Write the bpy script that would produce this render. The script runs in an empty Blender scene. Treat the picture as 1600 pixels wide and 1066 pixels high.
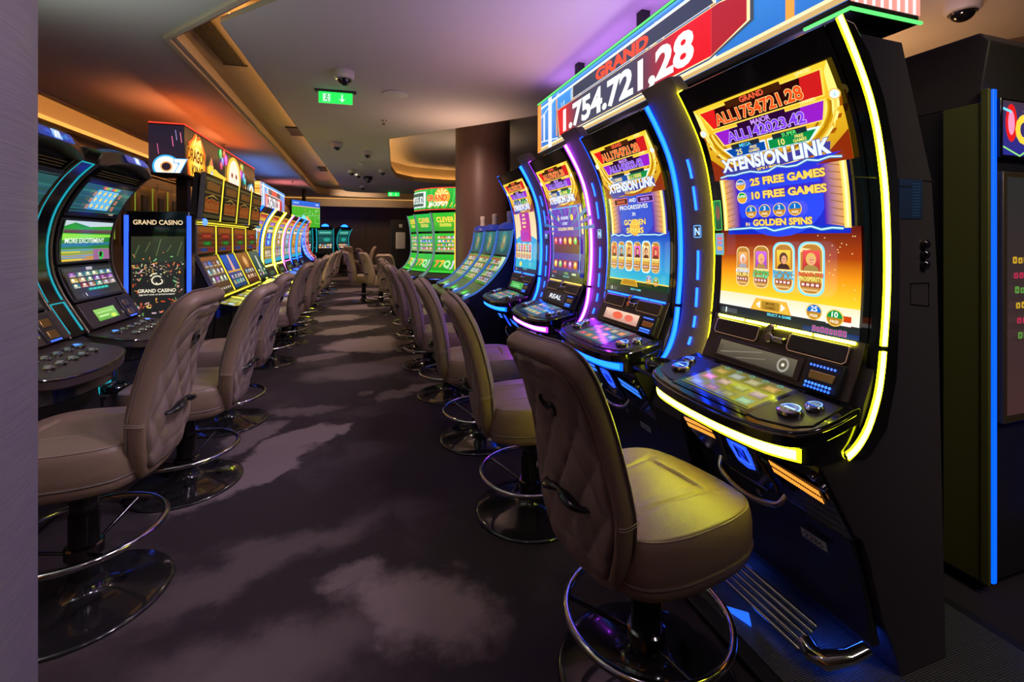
import bpy, bmesh, math, random
from mathutils import Vector, Matrix, geometry
random.seed(7)
scn = bpy.context.scene
C = scn.collection
PI = math.pi

# ------------------------------------------------------------ camera, world, lights, exposure
cam_d = bpy.data.cameras.new('camera'); cam = bpy.data.objects.new('camera', cam_d); C.objects.link(cam)
cam.location = (0, 0, 1.3)
cam.rotation_euler = (PI/2, 0, -math.radians(17.95))
cam_d.sensor_width = 36; cam_d.lens = 710/1600*36
cam_d.shift_y = -(533-374)/1600
cam_d.clip_start = .02
scn.camera = cam
scn.view_settings.view_transform = 'Standard'
scn.view_settings.look = 'None'
scn.view_settings.exposure = 0.0
scn.view_settings.gamma = 1.0
scn.view_settings.use_curve_mapping = False
world = bpy.data.worlds.new('world'); scn.world = world; world.use_nodes = True
wb = world.node_tree.nodes['Background']
wb.inputs[0].default_value = (.16, .13, .17, 1); wb.inputs[1].default_value = .25

def spot(name, loc, power, color, angle=120, size=.12, blend=.9, aim=None):
    l = bpy.data.lights.new(name, 'SPOT'); l.energy = power; l.color = color
    l.spot_size = math.radians(angle); l.spot_blend = blend; l.shadow_soft_size = size
    o = bpy.data.objects.new(name, l); o.location = loc; C.objects.link(o)
    if aim: o.rotation_euler = (Vector(aim)-Vector(loc)).to_track_quat('-Z', 'Y').to_euler()
    return o
# unseen fill spots added under the ceiling, mostly along the aisle
for (x, y, p, c) in ((-.2, .4, 8, (1,.74,.95)), (.1, 2.6, 8, (1,.74,.92)), (-.1, 5.0, 44, (1,.76,.60)), (.1, 7.6, 110, (1,.74,.55)),
                     (-.2, 10.4, 150, (1,.74,.55)), (.6, 12.8, 120, (1,.72,.52)), (2.6, 12.5, 30, (1,.72,.5)), (-.1, 16.2, 110, (1,.70,.48)),
                     (-2.2, .6, 16, (.85,.74,1)), (2.0, -.8, 60, (.95,.82,1))):
    spot('downlight', (x, y, 2.72), p, c)

# spots without fittings, added above the right row to brighten the left chairs
for y, p in ((.2,50),(1.2,74),(2.4,80),(3.8,78),(5.6,60),(7.6,60),(10,60)):
    spot('ceiling_spot', (.75, y, 2.70), p, (.88,.74,1), 62, .10, .8, aim=(-.9, y+.9, .6))
# unseen spots added at machine-top height to brighten the ceiling
for x, y, p, c in ((1.42,1.25,15,(.60,.44,1)),(1.42,2.5,15,(.64,.44,1)),(1.42,3.4,9,(.9,.45,.5)),(-1.9,2.6,20,(.75,.95,.85)),(-2.2,.9,26,(.75,.9,.88)),(-1.95,5.7,26,(1,.30,.10)),(-1.95,7.3,26,(1,.30,.10)),
                   (-1.9,9.6,18,(.45,.5,1)),(-1.9,11.2,18,(.45,.5,1)),(-2.0,12.8,14,(1,.25,.25)),(1.2,5.4,16,(1,.62,.45)),(1.9,8.2,14,(1,.7,.45))):
    spot('top_uplight', (x, y, 2.05 if y > 6 or x > 1.5 else 1.95), p*2.4, c, 118 if c[0] == 1 and c[2] < .3 else 150, .15, 1, aim=(x*.85 if abs(x-1.42) > .01 else .8, y, 3))
spot('ceiling_spot', (-.3, 14.9, 2.70), 90, (1,.70,.48), 100, .10, .8, aim=(-.2, 20.4, 1.0))  # added fill, brightens the far wall
spot('ceiling_spot', (.2, 7.0, 2.70), 90, (1,.72,.58), 70, .10, .8, aim=(.25, 9.4, .8))  # added fill aimed at the far aisle chairs
# more added fill: cabinets and ceiling at right, and the brown pillar
spot('ceiling_spot', (1.3, -.7, 2.70), 30, (.92,.80,1), 44, .10, .8, aim=(1.75, .9, 1.5))
spot('ceiling_spot', (1.7, -.3, 2.70), 36, (1,.95,.45), 60, .10, .8, aim=(2.2, 1.1, 1.2))
spot('top_uplight', (2.5, 1.4, 2.12), 34, (1,.62,.55), 150, .15, 1, aim=(2.9, 1.6, 3))
spot('top_uplight', (3.4, 2.6, 2.0), 40, (1,.52,.20), 150, .15, 1, aim=(3.8, 2.6, 3))
spot('ceiling_spot', (.5, 4.6, 2.70), 150, (1,.60,.46), 60, .10, .8, aim=(1.5, 6.4, 1.5))
# ------------------------------------------------------------ materials
def nodes(m):
    m.use_nodes = True
    return m.node_tree.nodes, m.node_tree.links, m.node_tree.nodes['Principled BSDF']
M = {}
def mat(name, col, rough=.5, metal=0.0, emit=None, es=0.0, coat=0.0, bump=None, spec=None, var=None):
    m = bpy.data.materials.new(name); n, l, b = nodes(m)
    b.inputs['Base Color'].default_value = (*col, 1)
    b.inputs['Roughness'].default_value = rough
    b.inputs['Metallic'].default_value = metal
    if coat: b.inputs['Coat Weight'].default_value = coat
    if spec is not None: b.inputs['Specular IOR Level'].default_value = spec
    if emit:
        b.inputs['Emission Color'].default_value = (*emit, 1); b.inputs['Emission Strength'].default_value = es
    if bump or var:
        tc = n.new('ShaderNodeTexCoord'); nz = n.new('ShaderNodeTexNoise')
        nz.inputs['Scale'].default_value = (bump or var)[0]; nz.inputs['Detail'].default_value = 4
        l.new(tc.outputs['Object'], nz.inputs['Vector'])
        if bump:
            bp = n.new('ShaderNodeBump'); bp.inputs['Strength'].default_value = bump[1]; bp.inputs['Distance'].default_value = .004
            l.new(nz.outputs['Fac'], bp.inputs['Height']); l.new(bp.outputs['Normal'], b.inputs['Normal'])
        if var:
            mx = n.new('ShaderNodeMix'); mx.data_type = 'RGBA'
            mx.inputs[6].default_value = (*[c*(1-var[1]) for c in col], 1); mx.inputs[7].default_value = (*[c*(1+var[1]) for c in col], 1)
            l.new(nz.outputs['Fac'], mx.inputs[0]); l.new(mx.outputs[2], b.inputs['Base Color'])
    M[name] = m; return m
def led(name, col, s): return mat(name, (.02,.02,.02), .4, 0, col, s)

mat('gloss', (.008,.008,.009), .12, coat=.3)
mat('body', (.022,.019,.022), .42, bump=(900,.12))
mat('sideskin', (.05,.04,.047), .48, bump=(700,.15))
mat('dividerbrown', (.13,.085,.07), .5, bump=(500,.15))
mat('matte', (.014,.013,.014), .6)
mat('panel', (.03,.026,.025), .32)
mat('bronze', (.17,.125,.075), .32, .55)
mat('brownplate', (.06,.042,.034), .38)
mat('chrome', (.62,.60,.58), .12, 1)
mat('darkchrome', (.16,.15,.15), .14, 1)
mat('brass', (.50,.33,.12), .3, 1)
mat('basemetal', (.018,.017,.018), .14, .0, coat=.6)
mat('leather', (.30,.200,.145), .40, bump=(260,.22), var=(5,.08))
mat('leatherback', (.31,.225,.185), .5, bump=(260,.2), var=(5,.08))
mat('piping', (.17,.125,.10), .5)
mat('thread', (.42,.33,.26), .6)
mat('ashblack', (.012,.012,.012), .18)
mat('white', (.75,.75,.75), .4)
mat('paper', (.7,.7,.66), .5)
mat('ink', (.01,.01,.01), .5)
mat('olive', (.13,.135,.03), .55, bump=(300,.3))
mat('plate', (.13,.125,.115), .42, .5)
mat('smoked', (.01,.01,.012), .06)
mat('wood', (.09,.055,.035), .45, var=(4,.25))
mat('wallbrown', (.14,.095,.07), .6, var=(2.5,.15), bump=(60,.1))
mat('walldark', (.15,.105,.08), .6, var=(2,.15))
mat('columnbrown', (.15,.085,.07), .42, bump=(220,.15))
mat('ceil', (.50,.455,.44), .85, bump=(120,.05))
mat('covepaint', (.45,.36,.26), .8)
mat('grille', (.10,.07,.035), .6)
mat('camwhite', (.62,.58,.56), .4)
mat('dome', (.01,.01,.012), .05, coat=.8)
led('led_warm', (1,.48,.12), 42)
led('led_warm_soft', (1,.50,.13), 14)
led('led_yellow', (.82,.88,.022), 42); led('fr_yellow', (.9,.95,.004), 7)
led('led_blue', (.003,.045,1), 12); led('fr_blue', (.0,.04,1), 6)
led('led_purple', (.45,.045,1), 22); led('fr_purple', (.25,.015,1), 5)
led('led_magenta', (1,.12,.85), 4)
led('led_cyan', (.006,.085,1), 8); led('fr_cyan', (.0,.06,1), 5)
led('led_teal', (.01,.50,.62), .75); led('fr_teal', (.0,.3,.35), .5)
led('led_amber', (1,.42,.06), 1.6)
led('led_green', (.12,1,.18), 1.4)
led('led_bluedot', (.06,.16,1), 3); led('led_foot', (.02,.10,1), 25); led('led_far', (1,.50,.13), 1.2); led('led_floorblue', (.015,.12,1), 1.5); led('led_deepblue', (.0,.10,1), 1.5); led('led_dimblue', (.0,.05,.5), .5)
led('led_olive', (.5,.75,.06), .35)
led('led_gold', (1,.62,.12), 1.6)
led('led_red', (1,.05,.03), 1.2)

def screen_mat(name, s):
    m = mat(name, (.012,.012,.013), .16)
    n, l, b = nodes(m)
    a = n.new('ShaderNodeAttribute'); a.attribute_name = 'Col'
    l.new(a.outputs['Color'], b.inputs['Emission Color']); b.inputs['Emission Strength'].default_value = s
    return m
screen_mat('screen', 1.15)
screen_mat('bigscreen', 1.25)
screen_mat('dimscreen', .5)

def carpet():
    m = bpy.data.materials.new('carpet'); n, l, b = nodes(m); M['carpet'] = m
    geo = n.new('ShaderNodeNewGeometry')
    def math_(op, a, bb=None, cc=None):
        x = n.new('ShaderNodeMath'); x.operation = op
        for i, v in enumerate((a, bb, cc)):
            if v is None: continue
            if isinstance(v, (int, float)): x.inputs[i].default_value = v
            else: l.new(v, x.inputs[i])
        return x.outputs[0]
    # warp the position so the patches get cloudy rims
    wz = n.new('ShaderNodeTexNoise'); wz.inputs['Scale'].default_value = 2.6; wz.inputs['Detail'].default_value = 9; wz.inputs['Roughness'].default_value = .62
    l.new(geo.outputs['Position'], wz.inputs['Vector'])
    sub = n.new('ShaderNodeVectorMath'); sub.operation = 'SUBTRACT'; l.new(wz.outputs['Color'], sub.inputs[0]); sub.inputs[1].default_value = (.5,.5,.5)
    sc = n.new('ShaderNodeVectorMath'); sc.operation = 'SCALE'; sc.inputs['Scale'].default_value = .55; l.new(sub.outputs[0], sc.inputs[0])
    ad = n.new('ShaderNodeVectorMath'); ad.operation = 'ADD'; l.new(geo.outputs['Position'], ad.inputs[0]); l.new(sc.outputs[0], ad.inputs[1])
    acc = None
    # woven cloud motifs: x, y, half length, half width, turn, softness, weight
    for (x, y, a, bb, rot, soft, w) in CLOUDS:
        s2 = n.new('ShaderNodeVectorMath'); s2.operation = 'SUBTRACT'; l.new(ad.outputs[0], s2.inputs[0]); s2.inputs[1].default_value = (x, y, 0)
        r = n.new('ShaderNodeVectorRotate'); r.rotation_type = 'Z_AXIS'; r.inputs['Angle'].default_value = -math.radians(rot); l.new(s2.outputs[0], r.inputs['Vector'])
        dv = n.new('ShaderNodeVectorMath'); dv.operation = 'MULTIPLY'; l.new(r.outputs[0], dv.inputs[0]); dv.inputs[1].default_value = (1/a, 1/bb, 0)
        ln = n.new('ShaderNodeVectorMath'); ln.operation = 'LENGTH'; l.new(dv.outputs[0], ln.inputs[0])
        mr = n.new('ShaderNodeMapRange'); mr.interpolation_type = 'SMOOTHSTEP'
        mr.inputs[1].default_value = 1+soft; mr.inputs[2].default_value = 1-soft; mr.inputs[3].default_value = 0; mr.inputs[4].default_value = w
        l.new(ln.outputs['Value'], mr.inputs[0])
        acc = mr.outputs[0] if acc is None else math_('MAXIMUM', acc, mr.outputs[0])
    # broad faint cloudiness
    bz = n.new('ShaderNodeTexNoise'); bz.inputs['Scale'].default_value = 1.3; bz.inputs['Detail'].default_value = 5
    l.new(ad.outputs[0], bz.inputs['Vector'])
    fb = n.new('ShaderNodeMapRange'); fb.inputs[1].default_value = .5; fb.inputs[2].default_value = .75; fb.inputs[4].default_value = .22
    l.new(bz.outputs['Fac'], fb.inputs[0])
    tot = math_('MAXIMUM', acc, fb.outputs[0])
    pz = n.new('ShaderNodeTexNoise'); pz.inputs['Scale'].default_value = 330; pz.inputs['Detail'].default_value = 2
    l.new(geo.outputs['Position'], pz.inputs['Vector'])
    sp = math_('MULTIPLY_ADD', pz.outputs['Fac'], .5, -.25)
    t2 = math_('ADD', tot, math_('MULTIPLY', sp, math_('ADD', tot, .25)))
    mx = n.new('ShaderNodeMix'); mx.data_type = 'RGBA'; mx.inputs[6].default_value = (.040,.030,.034,1); mx.inputs[7].default_value = (.33,.25,.25,1)
    l.new(t2, mx.inputs[0]); l.new(mx.outputs[2], b.inputs['Base Color'])
    b.inputs['Roughness'].default_value = .95; b.inputs['Specular IOR Level'].default_value = .15
    bp = n.new('ShaderNodeBump'); bp.inputs['Strength'].default_value = .5; bp.inputs['Distance'].default_value = .004
    l.new(pz.outputs['Fac'], bp.inputs['Height']); l.new(bp.outputs['Normal'], b.inputs['Normal'])
CLOUDS = [(.20,1.62,.26,.20,-35,.35,.75), (-.02,1.84,.12,.09,0,.4,.55), (-.30,1.55,.35,.14,-10,.6,.35), (-.45,2.05,.5,.10,20,.6,.30),
          (-.62,2.85,.42,.15,50,.18,.62), (-.40,3.25,.28,.12,35,.2,.66), (-.72,3.3,.28,.10,60,.3,.5), (-.42,3.75,.22,.10,0,.4,.3),
          (.25,3.9,.14,.10,20,.35,.38), (.02,4.05,.05,.05,0,.4,.3), (-.05,4.75,.45,.28,0,.35,.34), (.35,5.0,.3,.13,10,.3,.3),
          (.15,5.9,.62,.42,-5,.16,.8), (-.45,5.4,.25,.16,20,.2,.5), (-.2,6.95,.5,.22,25,.16,.7), (-.5,8.0,.5,.28,10,.16,.6),
          (-.05,9.2,.6,.35,0,.2,.55), (.3,10.6,.9,.3,0,.2,.75), (-.3,12.3,1.0,.5,0,.2,.6), (.6,13.8,1.0,.4,0,.2,.5), (.46,4.0,.14,.12,0,.3,.55),
          (-.35,16,1.2,.5,0,.2,.5), (-2.3,1.4,.5,.3,20,.3,.5), (2.6,.3,.6,.3,40,.3,.5), (3.0,6.5,.8,.5,0,.3,.5)]
carpet()

def brushed():
    m = bpy.data.materials.new('columnfabric'); n, l, b = nodes(m); M['columnfabric'] = m
    tc = n.new('ShaderNodeTexCoord'); mp = n.new('ShaderNodeMapping'); mp.inputs['Scale'].default_value = (6, 6, 420)
    nz = n.new('ShaderNodeTexNoise'); nz.inputs['Scale'].default_value = 1; nz.inputs['Detail'].default_value = 5
    l.new(tc.outputs['Object'], mp.inputs[0]); l.new(mp.outputs[0], nz.inputs['Vector'])
    mx = n.new('ShaderNodeMix'); mx.data_type = 'RGBA'; mx.inputs[6].default_value = (.22,.195,.225,1); mx.inputs[7].default_value = (.42,.375,.41,1)
    l.new(nz.outputs['Fac'], mx.inputs[0]); l.new(mx.outputs[2], b.inputs['Base Color']); b.inputs['Roughness'].default_value = .55
    bp = n.new('ShaderNodeBump'); bp.inputs['Strength'].default_value = .2; bp.inputs['Distance'].default_value = .002
    l.new(nz.outputs['Fac'], bp.inputs['Height']); l.new(bp.outputs['Normal'], b.inputs['Normal'])
brushed()
def ribbed():
    m = M['plate']; n, l, b = nodes(m)
    tc = n.new('ShaderNodeTexCoord'); w = n.new('ShaderNodeTexWave'); w.bands_direction = 'Y'; w.inputs['Scale'].default_value = 55
    l.new(tc.outputs['Object'], w.inputs['Vector']); bp = n.new('ShaderNodeBump'); bp.inputs['Strength'].default_value = .5; bp.inputs['Distance'].default_value = .003
    l.new(w.outputs['Fac'], bp.inputs['Height']); l.new(bp.outputs['Normal'], b.inputs['Normal'])
ribbed()

# ------------------------------------------------------------ object helpers
def tag(o, label=None, cat=None, group=None, kind=None):
    if label: o['label'] = label
    if cat: o['category'] = cat
    if group: o['group'] = group
    if kind: o['kind'] = kind
    return o
def thing(name, label, cat, loc=(0,0,0), rz=0.0, group=None):
    o = bpy.data.objects.new(name, None); o.empty_display_size = .1; C.objects.link(o)
    o.location = loc; o.rotation_euler = (0, 0, rz)
    return tag(o, label, cat, group)
KIDS = {}
def link(o, parent):
    C.objects.link(o)
    if parent is not None:
        o.parent = parent; KIDS.setdefault(parent, []).append(o)
    return o
def copy_tree(o, parent=None):
    c = o.copy(); link(c, parent)
    for ch in KIDS.get(o, []): copy_tree(ch, c)
    return c

class MB:
    """collects shapes, builds ONE mesh object"""
    def __init__(s): s.v = []; s.f = []; s.m = []
    def add(s, vs, fs, m=0):
        b = len(s.v); s.v += [tuple(v) for v in vs]; s.f += [tuple(b+i for i in f) for f in fs]; s.m += [m]*len(fs); return s
    def box(s, x0, x1, y0, y1, z0, z1, m=0, tr=None):
        vs = [(x,y,z) for z in (z0,z1) for y in (y0,y1) for x in (x0,x1)]
        if tr: vs = [tr(v) for v in vs]
        return s.add(vs, [(0,2,3,1),(4,5,7,6),(0,1,5,4),(2,6,7,3),(0,4,6,2),(1,3,7,5)], m)
    def prism_x(s, prof, x0, x1, m=0):
        n = len(prof)
        vs = [(x0,y,z) for y,z in prof]+[(x1,y,z) for y,z in prof]
        a = sum(prof[i][0]*prof[(i+1)%n][1]-prof[(i+1)%n][0]*prof[i][1] for i in range(n))
        fs = [tuple(range(n)), tuple(range(2*n-1, n-1, -1))]+[(i, n+i, n+(i+1)%n, (i+1)%n) for i in range(n)]
        if a > 0: fs = [f[::-1] for f in fs]
        return s.add(vs, fs, m)
    def prism_z(s, pts, z0, z1, m=0, tr=None):
        n = len(pts)
        zf0 = z0 if callable(z0) else (lambda x, y: z0); zf1 = z1 if callable(z1) else (lambda x, y: z1)
        vs = [(x,y,zf0(x,y)) for x,y in pts]+[(x,y,zf1(x,y)) for x,y in pts]
        a = sum(pts[i][0]*pts[(i+1)%n][1]-pts[(i+1)%n][0]*pts[i][1] for i in range(n))
        fs = [tuple(range(n-1,-1,-1)), tuple(range(n,2*n))]+[(i,(i+1)%n,n+(i+1)%n,n+i) for i in range(n)]
        if a < 0: fs = [f[::-1] for f in fs]
        if tr: vs = [tr(v) for v in vs]
        return s.add(vs, fs, m)
    def tube(s, path, r, seg=10, closed=False, m=0, flat=1.0):
        P = [Vector(p) for p in path]; n = len(P); rings = []
        up = None
        for i in range(n):
            if closed: t = P[(i+1)%n]-P[i-1]
            else: t = P[min(i+1,n-1)]-P[max(i-1,0)]
            t.normalize()
            if up is None:
                up = Vector((0,0,1)) if abs(t.z) < .9 else Vector((1,0,0))
            a = t.cross(up); a.normalize(); bb = a.cross(t); up = bb.copy()
            rr = r[i] if isinstance(r, (list,tuple)) else r
            rings.append([P[i]+a*math.cos(2*PI*k/seg)*rr+bb*math.sin(2*PI*k/seg)*rr*flat for k in range(seg)])
        vs = [v for ring in rings for v in ring]; fs = []
        for i in range(n if closed else n-1):
            j = (i+1) % n
            for k in range(seg):
                k2 = (k+1) % seg; fs.append((i*seg+k, i*seg+k2, j*seg+k2, j*seg+k))
        if not closed:
            fs.append(tuple(range(seg))[::-1]); fs.append(tuple((n-1)*seg+k for k in range(seg)))
        return s.add(vs, fs, m)
    def lathe(s, prof, c=(0,0,0), seg=32, m=0, axis=None):
        vs = []; fs = []; n = len(prof)
        for r, z in prof:
            for k in range(seg):
                a = 2*PI*k/seg; vs.append((r*math.cos(a), r*math.sin(a), z))
        for i in range(n-1):
            for k in range(seg):
                k2 = (k+1) % seg; fs.append((i*seg+k, i*seg+k2, (i+1)*seg+k2, (i+1)*seg+k))
        if prof[0][0] > 1e-6: fs.append(tuple(range(seg))[::-1])
        if prof[-1][0] > 1e-6: fs.append(tuple((n-1)*seg+k for k in range(seg)))
        if axis is not None:
            q = Vector((0,0,1)).rotation_difference(Vector(axis)); vs = [q @ Vector(v) for v in vs]
        vs = [(v[0]+c[0], v[1]+c[1], v[2]+c[2]) for v in vs]
        return s.add(vs, fs, m)
    def strip(s, path, x0, x1, th, m=0, off=0.0):
        """a bar lying along a (y, z) path, from x0 to x1, th thick towards the user"""
        n = len(path); N = norms(path); vs = []
        for (y,z),(ny,nz) in zip(path, N):
            for x, d in ((x0,off),(x1,off),(x1,off+th),(x0,off+th)): vs.append((x, y+ny*d, z+nz*d))
        fs = []
        for i in range(n-1):
            a = i*4; b = a+4
            for k in range(4):
                k2 = (k+1)%4; fs.append((a+k, b+k, b+k2, a+k2))
        fs += [(0,1,2,3),(n*4-1,n*4-2,n*4-3,n*4-4)]
        return s.add(vs, fs, m)
    def taper(s, y0, k): s.v = [(x*(k if y > y0 else 1), y, z) for x, y, z in s.v]; return s
    def build(s, name, mats, parent=None, smooth=35, bevel=0.0, loc=None, seg=2):
        me = bpy.data.meshes.new(name); me.from_pydata(s.v, [], s.f)
        for mm in (mats if isinstance(mats, (list,tuple)) else [mats]): me.materials.append(M[mm])
        me.polygons.foreach_set('material_index', s.m)
        bm = bmesh.new(); bm.from_mesh(me); bmesh.ops.recalc_face_normals(bm, faces=bm.faces[:]); bm.to_mesh(me); bm.free()
        if smooth:
            me.polygons.foreach_set('use_smooth', [True]*len(me.polygons)); me.set_sharp_from_angle(angle=math.radians(smooth))
        o = bpy.data.objects.new(name, me); link(o, parent)
        if loc: o.location = loc
        if bevel:
            bv = o.modifiers.new('bevel', 'BEVEL'); bv.width = bevel; bv.segments = seg; bv.limit_method = 'ANGLE'; bv.angle_limit = math.radians(40); bv.harden_normals = False
        return o
def norms(path):
    out = []
    for i in range(len(path)):
        a = path[max(i-1,0)]; b = path[min(i+1,len(path)-1)]
        dy, dz = b[0]-a[0], b[1]-a[1]; L = math.hypot(dy, dz) or 1
        out.append((-dz/L, dy/L))      # towards the user (negative y) when the path climbs
    return out
def spline(pts, n):
    """Catmull-Rom through pts, n samples per span"""
    out = []
    for i in range(len(pts)-1):
        p0 = pts[max(i-1,0)]; p1 = pts[i]; p2 = pts[i+1]; p3 = pts[min(i+2,len(pts)-1)]
        for k in range(n):
            t = k/n
            out.append(tuple(.5*((2*b)+(c-a)*t+(2*a-5*b+4*c-d)*t*t+(-a+3*b-3*c+d)*t**3) for a,b,c,d in zip(p0,p1,p2,p3)))
    out.append(tuple(pts[-1])); return out
class Path:
    """arc-length sampling of a (y, z) polyline"""
    def __init__(s, pts):
        s.p = pts; s.l = [0]
        for a, b in zip(pts, pts[1:]): s.l.append(s.l[-1]+math.dist(a, b))
        s.L = s.l[-1]; s.n = norms(pts)
    def at(s, t):
        t = min(max(t, 0), s.L)
        for i in range(len(s.p)-1):
            if t <= s.l[i+1] or i == len(s.p)-2:
                k = (t-s.l[i])/((s.l[i+1]-s.l[i]) or 1)
                q = [s.p[i][j]+(s.p[i+1][j]-s.p[i][j])*k for j in (0,1)]; nn = [s.n[i][j]+(s.n[i+1][j]-s.n[i][j])*k for j in (0,1)]
                return q, nn
    def sub(s, t0, t1, n=16): return [tuple(s.at(t0+(t1-t0)*k/n)[0]) for k in range(n+1)]
    def z_at(s, z):
        for i in range(len(s.p)-1):
            if s.p[i][1] <= z <= s.p[i+1][1]: return s.l[i]+(z-s.p[i][1])/(s.p[i+1][1]-s.p[i][1])*(s.l[i+1]-s.l[i])
        return s.L if z > s.p[-1][1] else 0

# ------------------------------------------------------------ picture content of lit screens, signs and lettering
TXT = {}
def glyphs(s, bold=0.0):
    k = (s, bold)
    if k not in TXT:
        cu = bpy.data.curves.new('t', 'FONT'); cu.body = s; cu.size = 1; cu.offset = bold; cu.resolution_u = 3; cu.fill_mode = 'BOTH'
        o = bpy.data.objects.new('t', cu); C.objects.link(o)
        me = o.to_mesh(); me.calc_loop_triangles()
        vs = [(v.co.x, v.co.y) for v in me.vertices]; ts = [tuple(t.vertices) for t in me.loop_triangles]
        o.to_mesh_clear(); bpy.data.objects.remove(o); bpy.data.curves.remove(cu)
        if not vs: vs = [(0,0)]
        x0 = min(v[0] for v in vs); x1 = max(v[0] for v in vs); y0 = min(v[1] for v in vs); y1 = max(v[1] for v in vs)
        TXT[k] = (vs, ts, x0, x1, y0, y1)
    return TXT[k]
def clip_band(pts, lo, hi):
    def cut(P, y, above):
        out = []
        for i in range(len(P)):
            a, b = P[i-1], P[i]
            ia = a[1] >= y-1e-9 if above else a[1] <= y+1e-9; ib = b[1] >= y-1e-9 if above else b[1] <= y+1e-9
            if ia != ib:
                t = (y-a[1])/(b[1]-a[1]); out.append((a[0]+(b[0]-a[0])*t, y))
            if ib: out.append(b)
        return out
    P = cut(pts, lo, True)
    if len(P) >= 3: P = cut(P, hi, False)
    return P if len(P) >= 3 else None
class Art:
    def __init__(s, w, h, band=.035): s.w, s.h, s.band = w, h, band; s.v = []; s.f = []; s.c = []; s.k = []; s.layer = 0
    def op(s, polys, col, boost=1.0):
        s.layer += 1; z = s.layer
        cf = col if callable(col) else (lambda x, y: col)
        for P in polys:
            lo = min(p[1] for p in P); hi = max(p[1] for p in P)
            i0 = math.floor(lo/s.band+1e-6); i1 = math.ceil(hi/s.band-1e-6)
            for i in range(i0, max(i1, i0+1)):
                Q = P if i1-i0 <= 1 else clip_band(P, i*s.band, (i+1)*s.band)
                if not Q: continue
                b = len(s.v)
                for q in Q:
                    s.v.append((q[0], q[1], z)); c = cf(*q); s.c.append((c[0]*boost, c[1]*boost, c[2]*boost, 1))
                s.f.append(tuple(range(b, b+len(Q))))
        return s
    def rect(s, x0, y0, x1, y1, c, c2=None):
        col = c if c2 is None else (lambda x, y: tuple(a+(b-a)*(y-y0)/((y1-y0) or 1) for a, b in zip(c, c2)))
        return s.op([[(x0,y0),(x1,y0),(x1,y1),(x0,y1)]], col)
    def poly(s, pts, c): 
        tris = geometry.tessellate_polygon([[Vector((p[0], p[1], 0)) for p in pts]])
        return s.op([[pts[i] for i in t] for t in tris], c)
    def ell(s, cx, cy, rx, ry, c, n=24, a0=0, a1=360):
        P = [(cx+rx*math.cos(math.radians(a0+(a1-a0)*k/n)), cy+ry*math.sin(math.radians(a0+(a1-a0)*k/n))) for k in range(n if a1-a0 >= 360 else n+1)]
        return s.op([P], c)
    def ring(s, cx, cy, rx, ry, t, c, n=32, a0=0, a1=360):
        ps = []
        for k in range(n):
            a = math.radians(a0+(a1-a0)*k/n); b = math.radians(a0+(a1-a0)*(k+1)/n)
            ps.append([(cx+rx*math.cos(a), cy+ry*math.sin(a)), (cx+rx*math.cos(b), cy+ry*math.sin(b)), (cx+(rx-t)*math.cos(b), cy+(ry-t)*math.sin(b)), (cx+(rx-t)*math.cos(a), cy+(ry-t)*math.sin(a))])
        return s.op(ps, c)
    def line(s, pts, t, c):
        ps = []
        for a, b in zip(pts, pts[1:]):
            dx, dy = b[0]-a[0], b[1]-a[1]; L = math.hypot(dx, dy) or 1; nx, ny = -dy/L*t/2, dx/L*t/2
            ps.append([(a[0]+nx,a[1]+ny),(a[0]-nx,a[1]-ny),(b[0]-nx,b[1]-ny),(b[0]+nx,b[1]+ny)])
        return s.op(ps, c)
    def frame(s, x0, y0, x1, y1, t, c): return s.line([(x0,y0),(x1,y0),(x1,y1),(x0,y1),(x0,y0)], t, c)
    def rrect(s, x0, y0, x1, y1, r, c):
        P = []
        for cx, cy, a in ((x1-r,y1-r,0),(x0+r,y1-r,90),(x0+r,y0+r,180),(x1-r,y0+r,270)):
            for k in range(6):
                t = math.radians(a+k*18); P.append((cx+r*math.cos(t), cy+r*math.sin(t)))
        return s.op([P], c)
    def text(s, t, x, y, hgt, c, w=None, al='C', bold=.025, shear=0.0, edge=None, ew=.035):
        """t with its cap height hgt, baseline y; w forces the width"""
        vs, ts, x0, x1, y0, y1 = glyphs(t, 0.0)
        H = .70; sy = hgt/H; sx = sy if w is None else w/((x1-x0) or 1)
        ox = x-(0 if al == 'L' else (x1-x0)*sx/2 if al == 'C' else (x1-x0)*sx)
        layers = []
        if edge is not None: layers.append((bold+ew, edge))
        layers.append((bold, c))
        for bo, cc in layers:
            v2, t2, *_ = glyphs(t, bo)
            s.op([[(ox+(v2[i][0]-x0)*sx+shear*v2[i][1]*sy, y+v2[i][1]*sy) for i in tri] for tri in t2], cc)
        return s
    def glyph_row(s, x, y, hgt, w, n, c, edge, seed=0):
        """ornate lettering too small to read in the photograph: a row of n letter-like blocks"""
        rr = random.Random(seed); d = w/n
        for k in range(n):
            x0 = x-w/2+d*k; h = hgt*rr.uniform(.85,1.1)
            s.rrect(x0+d*.02,y-hgt*.06,x0+d*.98,y+h+hgt*.06,d*.2,edge).rrect(x0+d*.10,y,x0+d*.90,y+h,d*.15,c).rect(x0+d*.40,y+h*rr.uniform(.15,.3),x0+d*.60,y+h*rr.uniform(.6,.8),edge)
        return s
    def build(s, name, fn, parent=None, mt='screen', eps=.00012):
        me = bpy.data.meshes.new(name); me.from_pydata([fn(x, y, 1e-4+z*eps) for x, y, z in s.v], [], s.f)
        ca = me.color_attributes.new('Col', 'FLOAT_COLOR', 'POINT')
        ca.data.foreach_set('color', [q for c in s.c for q in c])
        me.materials.append(M[mt])
        o = bpy.data.objects.new(name, me); link(o, parent); return o
def on_path(P, t0, off=0.0, x0=0.0):
    def f(x, y, d):
        (py, pz), (ny, nz) = P.at(t0+y); return (x0+x, py+ny*(d+off), pz+nz*(d+off))
    return f
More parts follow.
